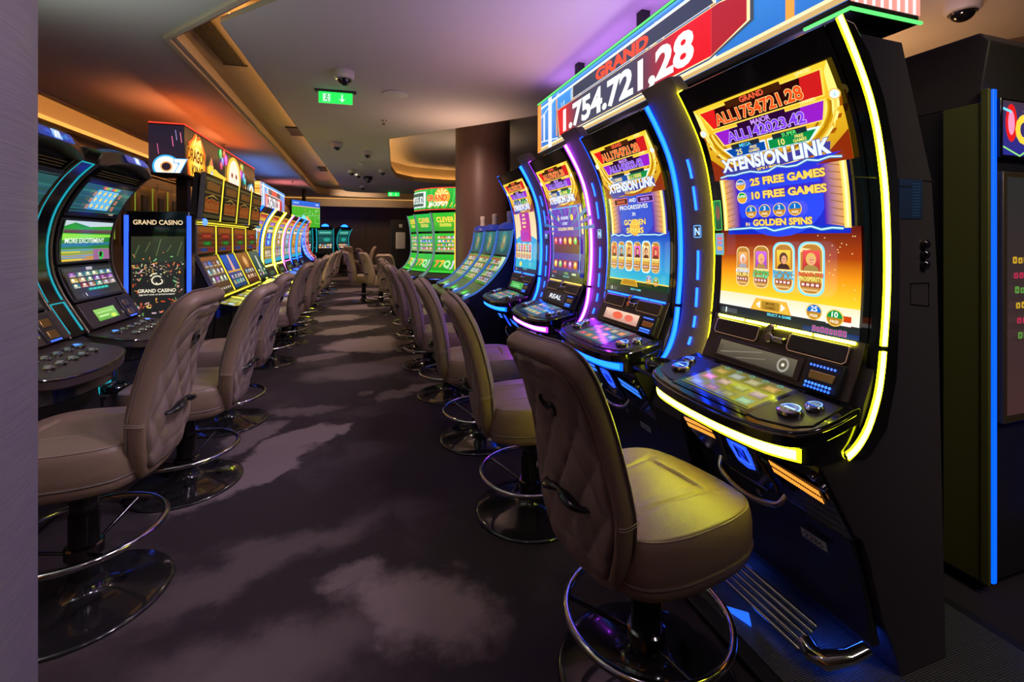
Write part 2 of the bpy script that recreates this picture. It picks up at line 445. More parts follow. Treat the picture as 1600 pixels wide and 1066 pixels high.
def on_flat(o, ux, uy):
    o = Vector(o); ux = Vector(ux).normalized(); uy = Vector(uy).normalized(); n = ux.cross(uy)
    return lambda x, y, d: tuple(o+ux*x+uy*y+n*d)
def ink_text(name, s, fn, hgt, mt, parent, w=None, bold=.0, eps=.0006):
    a = Art(1, 1, band=9); a.text(s, 0, 0, hgt, (1,1,1), w=w, bold=bold)
    mb = MB(); mb.add([fn(x, y, eps) for x, y, z in a.v], a.f); 
    me = bpy.data.meshes.new(name); me.from_pydata(mb.v, [], mb.f); me.materials.append(M[mt])
    o = bpy.data.objects.new(name, me); link(o, parent); return o
W=(1,1,1); K=(.004,.004,.005); RED=(.75,.01,.01); DRED=(.25,.0,.005); GOLD=(1,.55,.02); DGOLD=(.45,.16,.0); BLUE=(.0,.03,.75); DBLUE=(.0,.01,.2); GREEN=(.0,.35,.02); PURP=(.3,.01,.55); CYAN=(.05,.6,1); ORG=(1,.25,.01); YEL=(1,.75,.03); LIME=(.2,.9,.05); SKIN=(.85,.4,.2)
# ------------------------------------------------------------ casino chair: local +y looks at the machine, origin on the floor
SPINE = Path(spline([(-.225,.395),(-.258,.47),(-.275,.57),(-.292,.70),(-.322,.83),(-.368,.94),(-.425,1.035)], 6))
OUT_H = [(0,0),(.075,.0),(.118,.015),(.146,.07),(.176,.20),(.190,.32),(.188,.38),(.178,.50),(.168,.64),(.163,.76),(.161,.86),(.150,.94),(.115,.99),(.06,1.0),(0,1.0)]
def closed_outline(half, n):
    pts = [p for p in half]+[(-x, y) for x, y in half[-2:0:-1]]
    m = len(pts); dense = []
    for i in range(m):
        p0, p1, p2, p3 = pts[i-1], pts[i], pts[(i+1)%m], pts[(i+2)%m]
        for k in range(8):
            t = k/8; dense.append(tuple(.5*((2*b)+(c-a)*t+(2*a-5*b+4*c-d)*t*t+(-a+3*b-3*c+d)*t**3) for a,b,c,d in zip(p0,p1,p2,p3)))
    acc = [0]
    for i in range(len(dense)): acc.append(acc[-1]+math.dist(dense[i], dense[(i+1)%len(dense)]))
    out = []
    for k in range(n):
        s = acc[-1]*k/n; i = max(j for j in range(len(dense)) if acc[j] <= s+1e-9)
        t = (s-acc[i])/((acc[i+1]-acc[i]) or 1); a, b = dense[i], dense[(i+1)%len(dense)]
        out.append((a[0]+(b[0]-a[0])*t, a[1]+(b[1]-a[1])*t))
    return out
NB = 72
BK = [(x*.94, y*SPINE.L) for x, y in closed_outline([(x, y*.69/1.0/.69) for x, y in OUT_H], NB)]
BKc = (0, SPINE.L*.5)
def back_pt(w, t, d):
    (y, z), (ny, nz) = SPINE.at(t)        # norms point to -y: out of the back
    bow = -.022*(w/.18)**2                  # the shell wraps gently forward
    return (w, y+ny*(d+bow), z+nz*(d+bow))
def back_rings(mb, spec, m=0, close_start=False, close_end=False, disp=None):
    base = len(mb.v); vs = []
    for k, d in spec:
        for (x, t) in BK:
            w, tt = BKc[0]+(x-BKc[0])*k, BKc[1]+(t-BKc[1])*(k if abs(t-BKc[1]) < 1e-9 else k+(1-k)*.0)
            vs.append(back_pt(w, tt, d+(disp(w, tt) if disp else 0)))
    fs = []
    for i in range(len(spec)-1):
        for j in range(NB):
            j2 = (j+1) % NB; fs.append((i*NB+j, i*NB+j2, (i+1)*NB+j2, (i+1)*NB+j))
    for flag, i, s in ((close_start, 0, 1), (close_end, len(spec)-1, -1)):
        if flag:
            c = len(vs); k, d = spec[i]; vs.append(back_pt(BKc[0], BKc[1], d+(disp(BKc[0], BKc[1]) if disp else 0)))
            for j in range(NB): fs.append((i*NB+j, i*NB+(j+1)%NB, c))
    mb.add(vs, fs, m)
def quilt(w, t):
    a = w/.092+t/.155; b = w/.092-t/.155
    f = abs(math.sin(PI*a))*abs(math.sin(PI*b))
    return .017*f**.30
def make_chair(label, group):
    r = thing('casino_chair', label, 'chair', group=group)
    mb = MB()
    back_rings(mb, [(.15,-.070),(.45,-.072),(.70,-.070),(.85,-.064),(.93,-.054),(.975,-.041),(.995,-.028),(1.0,-.015),(.998,-.003),(.985,.006),(.96,.011),(.925,.012),(.90,.009),(.885,.0),(.877,-.012)], close_start=True)
    bk = mb.build('backrest', 'leather', r, smooth=60)
    mb = MB()
    back_rings(mb, [(.877,-.010),(.865,.001)]+[(.865-.865*i/46, .003) for i in range(1,46)], close_end=True, disp=lambda w, t: quilt(w, t))
    def inside(w, t):
        # within the panel's outline (a shrunken copy of the shell's)
        W_, T_ = w/.855, BKc[1]+(t-BKc[1])/.855
        n = len(BK); c = False
        for i in range(n):
            (x0, y0), (x1, y1) = BK[i-1], BK[i]
            if (y0 > T_) != (y1 > T_) and W_ < (x1-x0)*(T_-y0)/(y1-y0)+x0: c = not c
        return c
    for sg in (1, -1):
        for a in range(-6, 12):
            run = []
            for k in range(60):
                t = SPINE.L*(.06+.9*k/59); w = .092*(a-t/.155)*sg
                if abs(w) < .19 and inside(w, t): run.append(back_pt(w, t, .0042))
                else:
                    if len(run) > 2: mb.tube(run, .0013, 5, m=1)
                    run = []
            if len(run) > 2: mb.tube(run, .0013, 5, m=1)
    mb.build('quilted_panel', ['leatherback', 'thread'], bk, smooth=80)
    mb = MB(); mb.tube([back_pt(x*.993, BKc[1]+(t-BKc[1])*.996, -.039) for x, t in BK], .0035, 6, True)
    mb.tube([back_pt(x*.887, BKc[1]+(t-BKc[1])*.887, .001) for x, t in BK], .0035, 6, True)
    mb.build('piping', 'piping', bk)
    mb = MB()
    for sx in (-1, 1):
        mb = MB()
        for dz in (.0, .007):
            tt = SPINE.L*.33+dz
            mb.tube([back_pt(sx*.190*k, tt, d+.0015) for k, d in ((.975,-.041),(.995,-.028),(1.0,-.015),(.998,-.003),(.985,.006),(.96,.011),(.925,.012))], .0012, 5)
        mb.build('stitching', 'thread', bk)
    # swirl emblem stitched high on the panel
    mb = MB(); t0 = SPINE.L*.735
    for sgn, a0, a1, dx in ((1, 60, 330, -.006), (1, -110, 130, .009)):
        path = []
        for k in range(21):
            a = math.radians(a0+(a1-a0)*k/20); rr = .021
            w = dx+rr*math.cos(a)*.95; t = t0+(.009 if dx < 0 else -.010)+rr*math.sin(a)
            path.append(back_pt(w, t, .0175))
        mb.tube(path, [.003+.0025*math.sin(PI*k/20) for k in range(21)], 6, flat=.5)
    mb.build('emblem', 'ink', bk)
    # pull handle
    mb = MB(); t1 = SPINE.L*.38
    path = spline([(-.088,.010),(-.080,.024),(-.055,.034),(-.02,.032),(.0,.030),(.02,.032),(.055,.034),(.080,.024),(.088,.010)], 3)
    mb.tube([back_pt(w, t1+.012*math.cos(w*30)-.01, d+.005) for w, d in path], [.009+.009*abs(math.sin(w*38)) for w, d in path], 8, flat=.7)
    mb.build('handle', 'ashblack', r, smooth=60)
    # seat cushion
    half = [(0,-.225),(.11,-.225),(.18,-.195),(.218,-.11),(.232,.0),(.233,.10),(.215,.185),(.165,.238),(.08,.258),(0,.262)]
    SO = closed_outline(half, 80); cx, cy = 0, .03
    mb = MB(); rings = [(.25,.408),(.80,.402),(.93,.402),(.975,.41),(.995,.428),(1.0,.440),(.993,.4445),(1.0,.449),(1.004,.48),(1.002,.51),(.992,.532),(.972,.548),(.95,.557)]
    rings += [(.945-.92*i/44, .559+.014*(1-(1-i/44)**2)) for i in range(45)]
    vs = []
    def groove(x, y):
        g = 0
        gx = .095+.10*max(0, (y+.05))**1.4*2.2
        for d in (abs(abs(x)-gx)/.006, abs(y-(.135-.9*x*x))/.006 if abs(x) < gx else 9):
            g = max(g, math.exp(-d*d))
        inside = abs(x) < gx and y < .135-.9*x*x
        return -.006*g-(.006 if inside else 0)*min(1, (gx-abs(x))/.04 if inside else 0)
    for k, z in rings:
        for (x, y) in SO:
            X, Y = cx+(x-cx)*k, cy+(y-cy)*k; dz = 0
            if z > .5565: dz = groove(X, Y)-.25*max(0, -Y-.05)**2
            vs.append((X, Y, z+dz-.012*max(0,(Y-.1)/.16)**2*(z > .5)))
    n = len(SO); fs = []
    for i in range(len(rings)-1):
        for j in range(n): fs.append((i*n+j, i*n+(j+1)%n, (i+1)*n+(j+1)%n, (i+1)*n+j))
    fs.append(tuple(range(n))[::-1]); fs.append(tuple((len(rings)-1)*n+j for j in range(n)))
    mb.add(vs, fs); st = mb.build('seat', 'leather', r, smooth=70)
    mb = MB(); mb.tube([(x*1.0, cy+(y-cy)*1.0, .4445) for x, y in SO], .0042, 6, True)
    mb.build('piping', 'piping', st)
    mb = MB(); mb.tube([(cx+(x)*.962, cy+(y-cy)*.962, .5545-.012*max(0,(cy+(y-cy)*.962-.1)/.16)**2) for x, y in SO], .0016, 5, True)
    mb.build('stitching', 'thread', st)
    # pedestal
    mb = MB(); mb.lathe([(.044,-.02),(.044,.26),(.040,.262),(.040,.372),(.075,.374),(.075,.392),(.06,.402)], seg=28); mb.box(-.10,.10,-.13,.12,.385,.405)
    mb.build('post', 'ashblack', r)
    mb = MB(); mb.lathe([(.260,.0),(.262,.004),(.260,.009),(.25,.013),(.20,.019),(.15,.026),(.11,.034),(.08,.043),(.06,.056),(.052,.075),(.05,.09)], seg=64)
    mb.build('base', 'basemetal', r, smooth=50)
    mb = MB(); R = .236
    mb.tube([(R*math.cos(2*PI*k/56), R*math.sin(2*PI*k/56), .19) for k in range(56)], .0115, 12, True)
    fr = mb.build('foot_ring', 'chrome', r, smooth=70)
    for k in range(3):
        a = math.radians(90+120*k+15); mb = MB(); mb.tube([(.05*math.cos(a), .05*math.sin(a), .125),(R*math.cos(a), R*math.sin(a), .185)], .0065, 8)
        mb.build('spoke', 'darkchrome', fr, smooth=60)
    mb = MB(); mb.lathe([(.05,.105),(.056,.11),(.056,.145),(.05,.15)], seg=28); mb.build('collar', 'darkchrome', r)
    return r
CH0 = None
def set_lift(c, lift):
    # the gas lift: cushion, back and handle ride up, the post follows
    for ch in KIDS.get(c, []):
        n = ch.name.split('.')[0]
        if n in ('seat', 'backrest', 'handle', 'post', 'foot_ring', 'collar'): ch.location.z = lift
def chair(x, y, face, label, group, lift=0.0):
    """face: heading in degrees of the way the sitter looks, 0 = +X"""
    global CH0
    if CH0 is None: CH0 = make_chair(label, group); c = CH0
    else: c = copy_tree(CH0)
    c.location = (x, y, 0); set_lift(c, lift); c.rotation_euler = (0, 0, math.radians(face-90)); tag(c, label, 'chair', group); return c
GL, GR, GF = 'quilted chairs along the left machines', 'quilted chairs along the right machines', 'quilted chairs at the far end of the aisle'
chair(-.96, 2.03, 175, 'taupe quilted swivel chair at far left, half hidden by the mauve column', GL, .06)
chair(-.90, 2.83, 176, 'taupe quilted swivel chair second from the mauve column, its base catching green and red light', GL)
chair(-.93, 3.69, 177, 'taupe quilted chair third from the mauve column, before the yellow-lit bank', GL)
LCH = [(5.33,'taupe chair after the gap in the left row, yellow rim light along its back'),
       (6.22,'quilted chair in left row, fifth from the mauve column, seat hidden by its neighbour'),
       (6.86,'quilted chair in left row, sixth from the mauve column, near first curved lit machine'),
       (7.70,'quilted chair in left row, seventh from the mauve column'),
       (8.75,'quilted chair in left row, eighth from the mauve column, by magenta-lit machine'),
       (9.50,'quilted chair in left row, ninth from the mauve column'),
       (10.40,'quilted chair in left row, tenth from the mauve column, near cyan-lit machines'),
       (11.6,'quilted chair in left row, eleventh from the mauve column'),
       (12.5,'small distant quilted chair, last of the left row, before football screen')]
for i, (y, lb) in enumerate(LCH): chair(-.95+.015*(i%3), y, 180+(-6,4,-3,7,0)[i%5], lb, GL)
chair(.80, 1.17, 12, 'nearest taupe quilted chair at right, seat lit yellow by the big machine', GR)
chair(.76, 2.06, -5, 'quilted chair before the blue-lit machine, back edge glowing olive', GR)
chair(.72, 2.90, -8, 'quilted chair before the purple-lit machine, seat glowing violet', GR)
chair(.67, 3.80, -6, 'quilted chair before the farthest blue-lit machine, seat hidden behind its back', GR)
chair(.62, 4.75, 2, 'tall-looking quilted chair at nearest slanted machine by the brown pillar', GR)
chair(.60, 5.50, -2, 'quilted chair at middle slanted machine by the brown pillar, seat in warm light', GR)
chair(.60, 6.25, 4, 'rusty-lit quilted chair at farthest slanted machine by the brown pillar', GR)
chair(.48, 8.2, 62, 'quilted chair with its back turned full to us, right of aisle before green machines', GF)
chair(.30, 9.3, 28, 'pale quilted chair in far aisle, right one of a pair beside each other', GF)
chair(-.02, 10.0, 22, 'pale quilted chair in far aisle, left one of a pair beside each other', GF)
chair(.15, 13.5, 30, 'small brown chair top just behind the far pair of chairs', GF)
chair(1.15, 11.6, 150, 'brown chair far behind, left of the green machines', GF)
chair(-.52, 17.2, 85, 'brown quilted chair facing the teal machines, its back square to us', GF)
chair(-.03, 16.6, 190, 'distant chair seen side on, right of the teal machines', GF)
# ------------------------------------------------------------ the room
def flat_poly(name, outer, holes, z, mt, kind='structure', up=False):
    loops = [[Vector((x, y, 0)) for x, y in outer]]+[[Vector((x, y, 0)) for x, y in h] for h in holes]
    tris = geometry.tessellate_polygon(loops); vs = [(v.x, v.y, z) for lp in loops for v in lp]
    me = bpy.data.meshes.new(name); me.from_pydata(vs, [], [tuple(t) for t in tris]); me.materials.append(M[mt])
    bm = bmesh.new(); bm.from_mesh(me)
    for f in bm.faces:
        f.normal_update()
        if (f.normal.z > 0) != up: f.normal_flip()
    bm.to_mesh(me); bm.free()
    o = bpy.data.objects.new(name, me); link(o, None); o['kind'] = kind; return o
def skirt(mb, pts, z0, z1, m=0, closed=False):
    n = len(pts)
    vs = [(x,y,z0) for x,y in pts]+[(x,y,z1) for x,y in pts]
    mb.add(vs, [(i,(i+1)%n,n+(i+1)%n,n+i) for i in range(n if closed else n-1)], m)
def st(o, parent=None): o['kind'] = 'structure'; return o
def sbox(name, b, mt, **k): return st(MB().box(*b).build(name, mt, None, smooth=0, **k))
ZC = 2.75
st(MB().box(-4.2, 8, -4.5, 20.6, -.08, 0).build('floor', 'carpet', None, smooth=0))
# outer ceiling, the lit slot and the island ceiling with its recessed coffer
A2 = (-.02, 2.24); B2 = (.18, 2.33)
farc = [(-.60+.55*(1-math.cos(math.radians(a))), 14.25+.55*math.sin(math.radians(a))) for a in range(0, 91, 15)]
fara = [(-1.46+1.3*(1-math.cos(math.radians(a))), 14.85+1.3*math.sin(math.radians(a))) for a in range(0, 91, 15)]
slot_out = [(-1.36,3.83)]+fara+[(6.5,16.15)]
slot_in = [(-.92,3.49)]+farc+[(6.5,14.8)]
flat_poly('ceiling', [(-3.0,-4.5),A2,(-1.36,3.83)]+fara+[(6.5,16.15),(8,16.15),(8,20.6),(-3.0,20.6)], [], ZC, 'ceil')
cof = [(.33,6.79),(.42,8.2),(.52,9.8),(.70,10.9),(1.15,11.5),(2.0,11.75),(4.6,11.75),(4.6,3.9),(3.4,3.9),(1.92,4.96)]
flat_poly('ceiling_island', [A2,B2,(-.92,3.49)]+farc+[(6.5,14.8),(8,14.8),(8,-4.5),(-3.0,-4.5)], [cof], ZC, 'ceil')
bpy.data.objects['ceiling_island'].name = 'ceiling.001'
cofo = [(.21,6.73),(.30,8.2),(.40,9.84),(.59,10.97),(1.09,11.61),(1.98,11.87),(4.75,11.87),(4.75,3.75),(3.35,3.75),(1.85,4.86)]
flat_poly('ceiling', cofo, [], 3.12, 'ceil')
flat_poly('ceiling', [(-1.75,2.0),(.6,2.0),(.6,3.2),(-.5,4),(-.2,14.2),(6.8,14.4),(6.8,16.5),(-1.75,16.5)], [], 2.93, 'covepaint')
mb = MB(); skirt(mb, [A2]+slot_out, ZC-.004, 2.93); skirt(mb, [B2]+slot_in, ZC-.004, 2.785); skirt(mb, cof, ZC-.004, 2.85, closed=True); skirt(mb, cofo, 2.78, 3.12, closed=True); skirt(mb, [A2,B2], ZC, 2.93)
st(mb.build('trim_1', 'covepaint', None))
def offset(path, d):
    out = []
    for i, p in enumerate(path):
        a = path[max(i-1,0)]; b = path[min(i+1,len(path)-1)]; dx, dy = b[0]-a[0], b[1]-a[1]; L = math.hypot(dx, dy)
        out.append((p[0]-dy/L*d, p[1]+dx/L*d))
    return out
# stepped lip mouldings along the slot
mb = MB()
so = [A2]+slot_out
for w0, w1, z0, z1 in ((0, -.035, ZC-.03, ZC+.02), (-.035, -.075, ZC-.005, ZC+.06)):
    a = offset(so, w0); b = offset(so, w1)
    for i in range(len(a)-1):
        q = [a[i], a[i+1], b[i+1], b[i]]
        mb.prism_z(q, z0, z1)
st(mb.build('trim_2', 'covepaint', None, smooth=0))
# warm strip lights hidden in the slot, behind its inner edge
mb = MB(); si = offset(slot_in, -.05)
for i in range(len(si)-1):
    q = [si[i], si[i+1], offset(slot_in, -.08)[i+1], offset(slot_in, -.08)[i]]
    mb.prism_z(q, 2.80, 2.82)
o = mb.build('cove_light', 'led_warm_soft', None, smooth=0); tag(o, 'warm strip light hidden inside the ceiling slot above the aisle', 'light')
# warm strip behind the coffer's far rim
mb = MB(); cf = cof[0:7]
for i in range(len(cf)-1):
    a = offset(cf, .05); b = offset(cf, .08); mb.prism_z([a[i], a[i+1], b[i+1], b[i]], 2.80, 2.82)
o = mb.build('cove_light', 'led_warm_soft', None, smooth=0); tag(o, 'warm strip light inside the rounded ceiling recess by the brown pillar', 'light')
# left wall with a warm cove along its head
sbox('wall_left', (-3.62,-3.5,-4.5,20.6,0,2.98), 'wallbrown')
flat_poly('ceiling', [(-3.6,-4.5),(-2.96,-4.5),(-2.96,20.6),(-3.6,20.6)], [], 2.97, 'ceil')
mb = MB(); skirt(mb, [(-3.0,-4.5),(-3.0,20.6)], ZC-.004, 2.97); mb.box(-3.06,-3.0,-4.5,20.6,ZC-.02,ZC+.03); mb.box(-3.5,-3.36,-4.5,20.6,2.62,2.67)
st(mb.build('trim_3', 'covepaint', None, smooth=0))
o = MB().box(-3.12,-3.08,-4.5,20.4,2.80,2.82).build('cove_light', 'led_warm', None, smooth=0); tag(o, 'long warm strip light in the cove along the left wall', 'light')
# lit recesses along the left wall
mb = MB()
for k in range(9):
    y0 = 5.0+k*.62
    mb.box(-3.5,-3.42,y0,y0+.05,1.2,2.32,0); mb.box(-3.42,-3.40,y0-.02,y0+.62,2.16,2.36,0); mb.box(-3.5,-3.40,y0-.02,y0+.62,2.33,2.36,0); mb.box(-3.5,-3.46,y0+.25,y0+.45,1.2,2.02,1)
    mb.tube([(-3.44,y0+.05,1.75),(-3.42,y0+.28,1.55)], .02, 6, m=2)
st(mb.build('trim_4', ['wood','matte','bronze'], None, smooth=0))
mb = MB()
for k in range(9): mb.box(-3.44,-3.43,5.0+k*.62+.515,5.0+k*.62+.53,1.3,2.2)  # machine light strips mirrored in the wall, put in as glowing bars
o = mb.build('wall_strip_light', 'led_olive', None, smooth=0); tag(o, 'thin green upright strip lights on the left wall panelling', 'light', None, 'stuff')
o = MB().box(-3.495,-3.475,5.0,10.6,2.25,2.27).build('wall_light', 'led_warm', None, smooth=0); tag(o, 'warm strip light washing the left wall recesses behind the yellow-lit bank', 'light')
# far wall with panels, right wall, back wall
sbox('wall_far', (-3.6,8,20.4,20.6,0,2.98), 'walldark')
mb = MB()
for x0, x1 in ((-3.4,-1.3),(-1.25,.05),(2.2,4.0)): mb.box(x0,x1,20.34,20.4,.12,2.2)
st(mb.build('trim_5', 'wallbrown', None, smooth=0, bevel=.01))
sbox('wall_back', (-3.6,8,-4.6,-4.5,0,2.98), 'wallbrown')
# oblique wall at far right with a warm cove
mb = MB(); mb.prism_z([(3.15,4.1),(3.3,4.2),(7.2,-2.1),(7.05,-2.2)], 0, 2.98); st(mb.build('wall_right', 'wallbrown', None, smooth=0))
sbox('wall_right', (5.2,5.35,1.0,20.6,0,2.98), 'wallbrown')
# low soffit bands at the far end
mb = MB(); mb.box(-3.5, 7, 16.9, 17.1, 2.46, ZC); mb.box(-3.5,7,16.86,16.9,2.44,2.50)
st(mb.build('trim_6', 'covepaint', None, smooth=0))
o = MB().box(-3.4, 6.8, 17.12, 17.15, 2.50, 2.52).build('cove_light', 'led_far', None, smooth=0); tag(o, 'warm strip light behind the far ceiling beam', 'light')
o = MB().box(-3.4, 6.8, 16.82, 16.84, 2.705, 2.72).build('cove_light', 'led_far', None, smooth=0); tag(o, 'thin warm strip light along the near face of the far ceiling beam', 'light')
# columns
def column(name, x, y, r, z1, mt):
    o = MB().lathe([(r+.0,.0),(r+.0,.02),(r,.022),(r,z1)], seg=96).build(name, mt, None, loc=(x,y,0)); o['kind'] = 'structure'; return o
column('column', -.795, .74, .35, ZC, 'columnfabric')
c2 = column('column', 1.69, 6.64, .41, 3.12, 'columnbrown')
# plinths under the machine rows
def plinth(label, b, n):
    t = thing('machine_plinth', label, 'plinth', ((b[0]+b[1])/2, (b[2]+b[3])/2, 0))
    hx, hy = (b[1]-b[0])/2, (b[3]-b[2])/2
    MB().box(-hx,hx,-hy,hy,0,.022).build('platform', 'matte', t, bevel=.004)
    MB().box(-hx+.05,hx-.05,-hy+.02,hy-.02,.022,.028).build('ribbed_plate', 'plate', t, smooth=0)
    return t
plinth('low black plinth with ribbed metal plate under the right machine row', (1.095,1.98,.72,4.32), 0)
# ceiling fittings
def dome_cam(x, y, z, s, label, body='camwhite'):
    t = thing('dome_camera', label, 'camera', (x, y, z), 0, 'dome cameras on the ceiling')
    MB().lathe([(.078*s,0),(.08*s,-.01*s),(.08*s,-.05*s),(.074*s,-.062*s),(.06*s,-.066*s)], seg=32).build('housing', body, t)
    MB().lathe([(.0,-.118*s)]+[(.056*s*math.sin(a*PI/16), -.064*s-.054*s*math.cos(a*PI/16)) for a in range(1,9)], seg=28).build('dome', 'dome', t)
    MB().lathe([(.058*s,-.064*s),(.063*s,-.066*s),(.063*s,-.072*s),(.058*s,-.074*s)], seg=32).build('ring', 'chrome', t)
    return t
dome_cam(-.17,4.18,ZC,1.05,'largest white dome camera on the ceiling, just above green exit sign')
dome_cam(3.45,1.78,ZC,1.1,'white dome camera on the ceiling at upper right, above dark cabinets')
dome_cam(-.40,7.3,ZC,1,'white dome camera beside the long ceiling slot, nearest it of the middle group')
dome_cam(.04,7.83,ZC,1,'white dome camera left of the rounded ceiling recess, in front of the others')
dome_cam(.35,9.81,ZC,1,'white dome camera closest to the left rim of the rounded ceiling recess')
dome_cam(-.27,10.1,ZC,.95,'small white dome camera, left one of a close pair deep in the aisle')
dome_cam(-.14,10.5,ZC,.95,'small white dome camera, right one of a close pair deep in the aisle')
dome_cam(.07,11.0,ZC,1.25,'black dome camera on the ceiling deep in the aisle','ashblack')
dome_cam(-.05,12.9,ZC,1,'tiny farthest white dome camera before the curved cove')
for x, y, lb in ((-.2,17.4,'small ceiling camera under the far beam, left of three'),(.9,17.5,'small ceiling camera under the far beam, middle of three'),(1.65,17.3,'small ceiling camera under the far beam, nearest green sign')): dome_cam(x,y,2.72,1.2,lb)
t = thing('smoke_detector', 'small round detector lit orange between ceiling cameras in the aisle', 'detector', (-.06,9.04,ZC))
MB().lathe([(.05,0),(.055,-.02),(.04,-.045),(.0,-.05)], seg=24).build('housing', 'camwhite', t)
def sprinkler(x, y, label):
    t = thing('ceiling_sprinkler', label, 'sprinkler', (x,y,ZC), 0, 'sprinklers on the ceiling')
    MB().lathe([(.035,0),(.035,-.006),(.012,-.01),(.01,-.04)], seg=16).build('collar', 'chrome', t)
    MB().lathe([(.025,-.05),(.025,-.054),(.0,-.056)], seg=12).tube([(.012,0,-.03),(.014,0,-.05)], .003, 5).tube([(-.012,0,-.03),(-.014,0,-.05)], .003, 5).build('deflector', 'brass', t)
sprinkler(.22,5.75,'small sprinkler on the ceiling between round speaker and rounded recess')
sprinkler(-2.04,7.92,'small sprinkler on orange-lit ceiling above the long picture sign at left')
sprinkler(-1.71,12.45,'tiny sprinkler on the bluish ceiling above red jackpot sign at left')
t = thing('ceiling_speaker', 'flat round speaker grille set flush in the ceiling', 'speaker', (.29,4.67,ZC))
MB().lathe([(.125,0),(.125,-.008),(.115,-.011)], seg=48).build('rim', 'camwhite', t); MB().lathe([(.113,-.009),(.0,-.010)], seg=48).build('grille', 'white', t)
def exit_sign(x, y, z, s, label):
    t = thing('exit_sign', label, 'sign', (x, y, z), -math.radians(3), 'green exit signs')
    MB().box(-.19*s,.19*s,-.03,.03,-.018,0).build('mounting_rail', 'sideskin', t, bevel=.003)
    MB().box(-.155*s,.155*s,-.006,.006,-.125*s,-.018).build('panel', 'led_green', t, smooth=0)
    a = Art(.3, .1); a.rect(-.155*s,-.125*s,.155*s,-.018,(.02,.8,.1))
    a.rect(-.115*s,-.11*s,-.05*s,-.035*s,(.5,1,.6))
    a.ell(-.078*s,-.045*s,.008*s,.008*s,(0,.25,.03)).line([(-.08*s,-.055*s),(-.085*s,-.08*s),(-.07*s,-.09*s),(-.075*s,-.108*s)],.008*s,(0,.25,.03)).line([(-.085*s,-.08*s),(-.1*s,-.095*s)],.007*s,(0,.25,.03)).line([(-.1*s,-.06*s),(-.08*s,-.058*s),(-.06*s,-.068*s)],.006*s,(0,.25,.03))
    a.line([(.06*s,-.035*s),(.06*s,-.09*s)],.014*s,(.6,1,.7)).poly([(.03*s,-.075*s),(.06*s,-.112*s),(.09*s,-.075*s),(.06*s,-.088*s)],(.6,1,.7))
    a.build('pictogram', on_flat((0,-.0065,0),(1,0,0),(0,0,1)), t, 'bigscreen', 1e-4)
exit_sign(-.27,4.75,ZC,1,'green lit exit sign with running figure and down arrow, near large dome camera')
exit_sign(.84,14.3,ZC,1.1,'small distant green exit sign before the far ceiling beam')
def vent(x, y, z, L, w, rz, label):
    t = thing('air_grille', label, 'vent', (x,y,z), rz, 'air grilles in the ceiling slot')
    mb = MB(); 
    for k in range(9): mb.box(-w/2+w*k/8-.006,-w/2+w*k/8+.006,-L/2,L/2,-.012,0)
    mb.build('louvers', 'grille', t, smooth=0)
    mb = MB(); mb.box(-w/2-.015,w/2+.015,-L/2-.015,-L/2,-.014,0); mb.box(-w/2-.015,w/2+.015,L/2,L/2+.015,-.014,0); mb.box(-w/2-.005,w/2+.005,-L/2,L/2,-.003,0)
    mb.build('frame', 'matte', t, smooth=0)
vent(-1.16,4.32,2.925,.95,.17,math.radians(-2),'long dark slotted air grille in the near end of the ceiling slot')
vent(-1.0,7.5,2.925,.5,.15,0,'short dark air grille halfway along the ceiling slot')
vent(-.92,11.3,2.925,.6,.15,0,'small air grille at the far part of the ceiling slot')
led('led_violet_up', (.55,.25,1), 5)
# ------------------------------------------------------------ tall curved machines: local x = player's right, +y = into the machine, origin on the floor under the deck's front edge
FRONT = spline([(.337,1.0),(.347,1.1),(.352,1.21),(.350,1.32),(.343,1.426),(.330,1.515),(.311,1.604),(.282,1.69),(.245,1.765),(.205,1.835),(.167,1.895)], 2)
PF = Path(FRONT)
LOWSTRIP = spline([(.205,.722),(.24,.742),(.278,.785),(.312,.86),(.328,.93),(.335,.985)], 3)
DECK = [(-.325,.27),(-.335,.14),(-.315,.055),(-.24,.012),(-.12,-.006),(0,-.010),(.12,-.006),(.24,.012),(.315,.055),(.335,.14),(.325,.27)]
def deck_z(x, y): return .777+.21*y
def ribbon(mb, pts, off, z0, z1, m):
    """upright band following a plan outline"""
    n = len(pts); vs = []
    for i, p in enumerate(pts):
        a = pts[max(i-1,0)]; b = pts[min(i+1,n-1)]; dx, dy = b[0]-a[0], b[1]-a[1]; L = math.hypot(dx, dy)
        nx, ny = dy/L, -dx/L
        for d in (off, off-.01): vs += [(p[0]+nx*d, p[1]+ny*d, z0), (p[0]+nx*d, p[1]+ny*d, z1)]
    fs = []
    for i in range(n-1):
        a, b = i*4, i*4+4
        fs += [(a,b,b+1,a+1),(a+2,a+3,b+3,b+2),(a+1,b+1,b+3,a+3),(a,a+2,b+2,b)]
    fs += [(0,1,3,2),((n-1)*4,(n-1)*4+2,(n-1)*4+3,(n-1)*4+1)]
    mb.add(vs, fs, m)
def rounded_plan(pts, n=4): return spline(pts, n)
BELLY0 = Vector((0,.135,.665)); BELLYU = Vector((0,.115,-.20)).normalized()   # down the sloping belly
BN = Vector((0,-.20,-.115)).normalized()
def belly(x, s, d=0):                      # s metres down the belly slope, d out of it
    return tuple(BELLY0+Vector((x,0,0))+BELLYU*s+BN*d)
